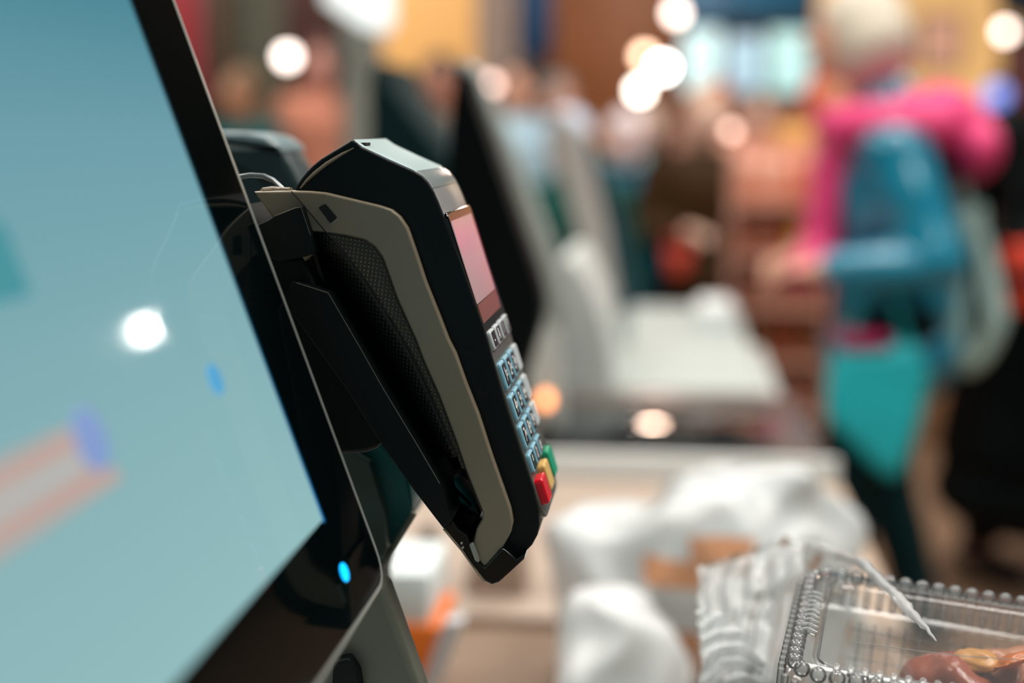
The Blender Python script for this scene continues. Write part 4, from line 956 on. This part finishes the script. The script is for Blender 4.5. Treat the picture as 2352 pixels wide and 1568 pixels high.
# teal shopping bag hanging from the elbow
sb = empty('shopping_bag', (W(2010, 950, 3.4).x, 3.42, W(2010, 1100, 3.4).z), 'turquoise shopping bag hanging in front of the blue jacket person', 'shopping bag')
TQ = mat('turquoise_fabric', (20, 184, 194), .5, vary=8)
bm = bmesh.new(); a = prof(rounded([(1925, 800), (2110, 790), (2140, 860), (2120, 980), (2072, 1100), (2040, 1105), (1990, 1060), (1900, 970), (1905, 880)], 26, 4), 3.36)
slab(bm, a, MXZ, 3.36, 3.46, .03, 4, True); o = link('bag_body', bm, TQ, sb, 60)
bm = bmesh.new(); slab(bm, prof(rounded([(1925, 770), (2045, 772), (2050, 802), (1928, 806)], 8, 3), 3.355), MXZ, 3.355, 3.46, .008, 3, True); link('bag_hem', bm, mat('magenta_hem', (168, 16, 84), .5), sb)
bm = bmesh.new(); tube(bm, [W(1950, 780, 3.40), W(1975, 700, 3.42), W(2020, 640, 3.44), W(2060, 700, 3.42), W(2085, 800, 3.40)], .010, 8); link('bag_handle', bm, TQ, sb)
bk = empty('backpack', (W(2255, 860, 3.6).x, 3.6, W(2255, 870, 3.6).z), 'pale grey translucent bag slung behind the blue jacket person', 'backpack')
BKM = mat('pale_grey_nylon', (170, 204, 200), .45, vary=7)
bm = bmesh.new(); slab(bm, prof(rounded([(2205, 440), (2260, 480), (2300, 600), (2330, 740), (2290, 830), (2240, 875), (2180, 850), (2160, 760), (2195, 640)], 26, 4), 3.52), MXZ, 3.52, 3.72, .06, 4, True); link('bag_body', bm, BKM, bk, 60)
bm = bmesh.new(); tube(bm, [W(2210, 460, 3.6), W(2200, 380, 3.62), W(2165, 340, 3.60), W(2130, 380, 3.52), W(2120, 500, 3.50), W(2150, 640, 3.52), W(2190, 740, 3.56)], .016, 8); link('shoulder_strap', bm, BKM, bk)
# black coat at the right edge
def fin_black(r, T, AR, hc):
    bm = bmesh.new(); cap(bm, (0, 0, 1.0), (0, 0, .42), .20, .27); ell(bm, (0, 0, .30), (.29, .25, .16))
    fuse('coat_skirt', bm, mat('cloth_2_9_10'), r, .021)
person(W(2452, 300, 4.3).x, 4.3, math.radians(200), 1.66, 'person in a long black coat and black trousers at the right edge', (200, 140, 112), (30, 22, 18), (2, 9, 10), (3, 10, 11),
       group='shoppers in the hall', coat=True, width=1.25, stride=.1, finish=fin_black, arms=[None, ((.32, -.02, 1.05), (.38, .03, .78))])
rb = empty('red_bag', (W(2345, 640, 3.9).x, 3.9, W(2345, 715, 3.9).z), 'red bag with a black band carried at the far right edge', 'bag')
link('bag_body', bx(W(2312, 560, 3.9).x, W(2440, 560, 3.9).x, 3.84, 3.98, W(2345, 712, 3.9).z, W(2345, 560, 3.9).z, .02), mat('red_fabric', (206, 56, 30), .5), rb)
link('bag_band', bx(W(2308, 560, 3.9).x, W(2444, 560, 3.9).x, 3.835, 3.985, W(2345, 652, 3.9).z, W(2345, 622, 3.9).z, .004), BLACK, rb)
bm = bmesh.new(); tube(bm, [W(2330, 565, 3.9), W(2340, 400, 3.95), W(2400, 380, 3.95), W(2430, 565, 3.9)], .012, 8); link('bag_handle', bm, BLACK, rb)

bb = empty('cyan_bag', (W(1475, 500, 5.2).x, 5.2, W(1475, 560, 5.2).z), 'bright cyan bag held left of the brown coat', 'bag')
bm = bmesh.new(); slab(bm, prof(rounded([(1440, 462), (1505, 466), (1512, 530), (1490, 560), (1448, 552)], 12, 4), 5.16), MXZ, 5.16, 5.24, .02, 4, True); link('bag_body', bm, mat('cyan_fabric', (0, 140, 176), .4, emit=(0, 120, 160), es=0), bb, 60)
bm = bmesh.new(); tube(bm, [W(1450, 466, 5.2), W(1462, 420, 5.2), W(1486, 420, 5.2), W(1496, 468, 5.2)], .008, 8); link('bag_handle', bm, mat('cyan_fabric'), bb)
rd = empty('red_basket', (W(1552, 600, 4.78).x, 4.78, W(1552, 640, 4.78).z), 'red basket carried in front of the brown coat', 'basket')
bm = bmesh.new(); slab(bm, prof(rounded([(1526, 580), (1588, 580), (1580, 632), (1534, 632)], 8, 3), 4.74), MXZ, 4.74, 4.82, .01, 3, True); link('basket_body', bm, mat('basket_red', (196, 66, 44), .5), rd, 60)
bm = bmesh.new(); tube(bm, [W(1532, 580, 4.78), W(1538, 545, 4.80), W(1572, 545, 4.80), W(1582, 580, 4.78)], .006, 8); link('basket_handle', bm, mat('basket_red'), rd)
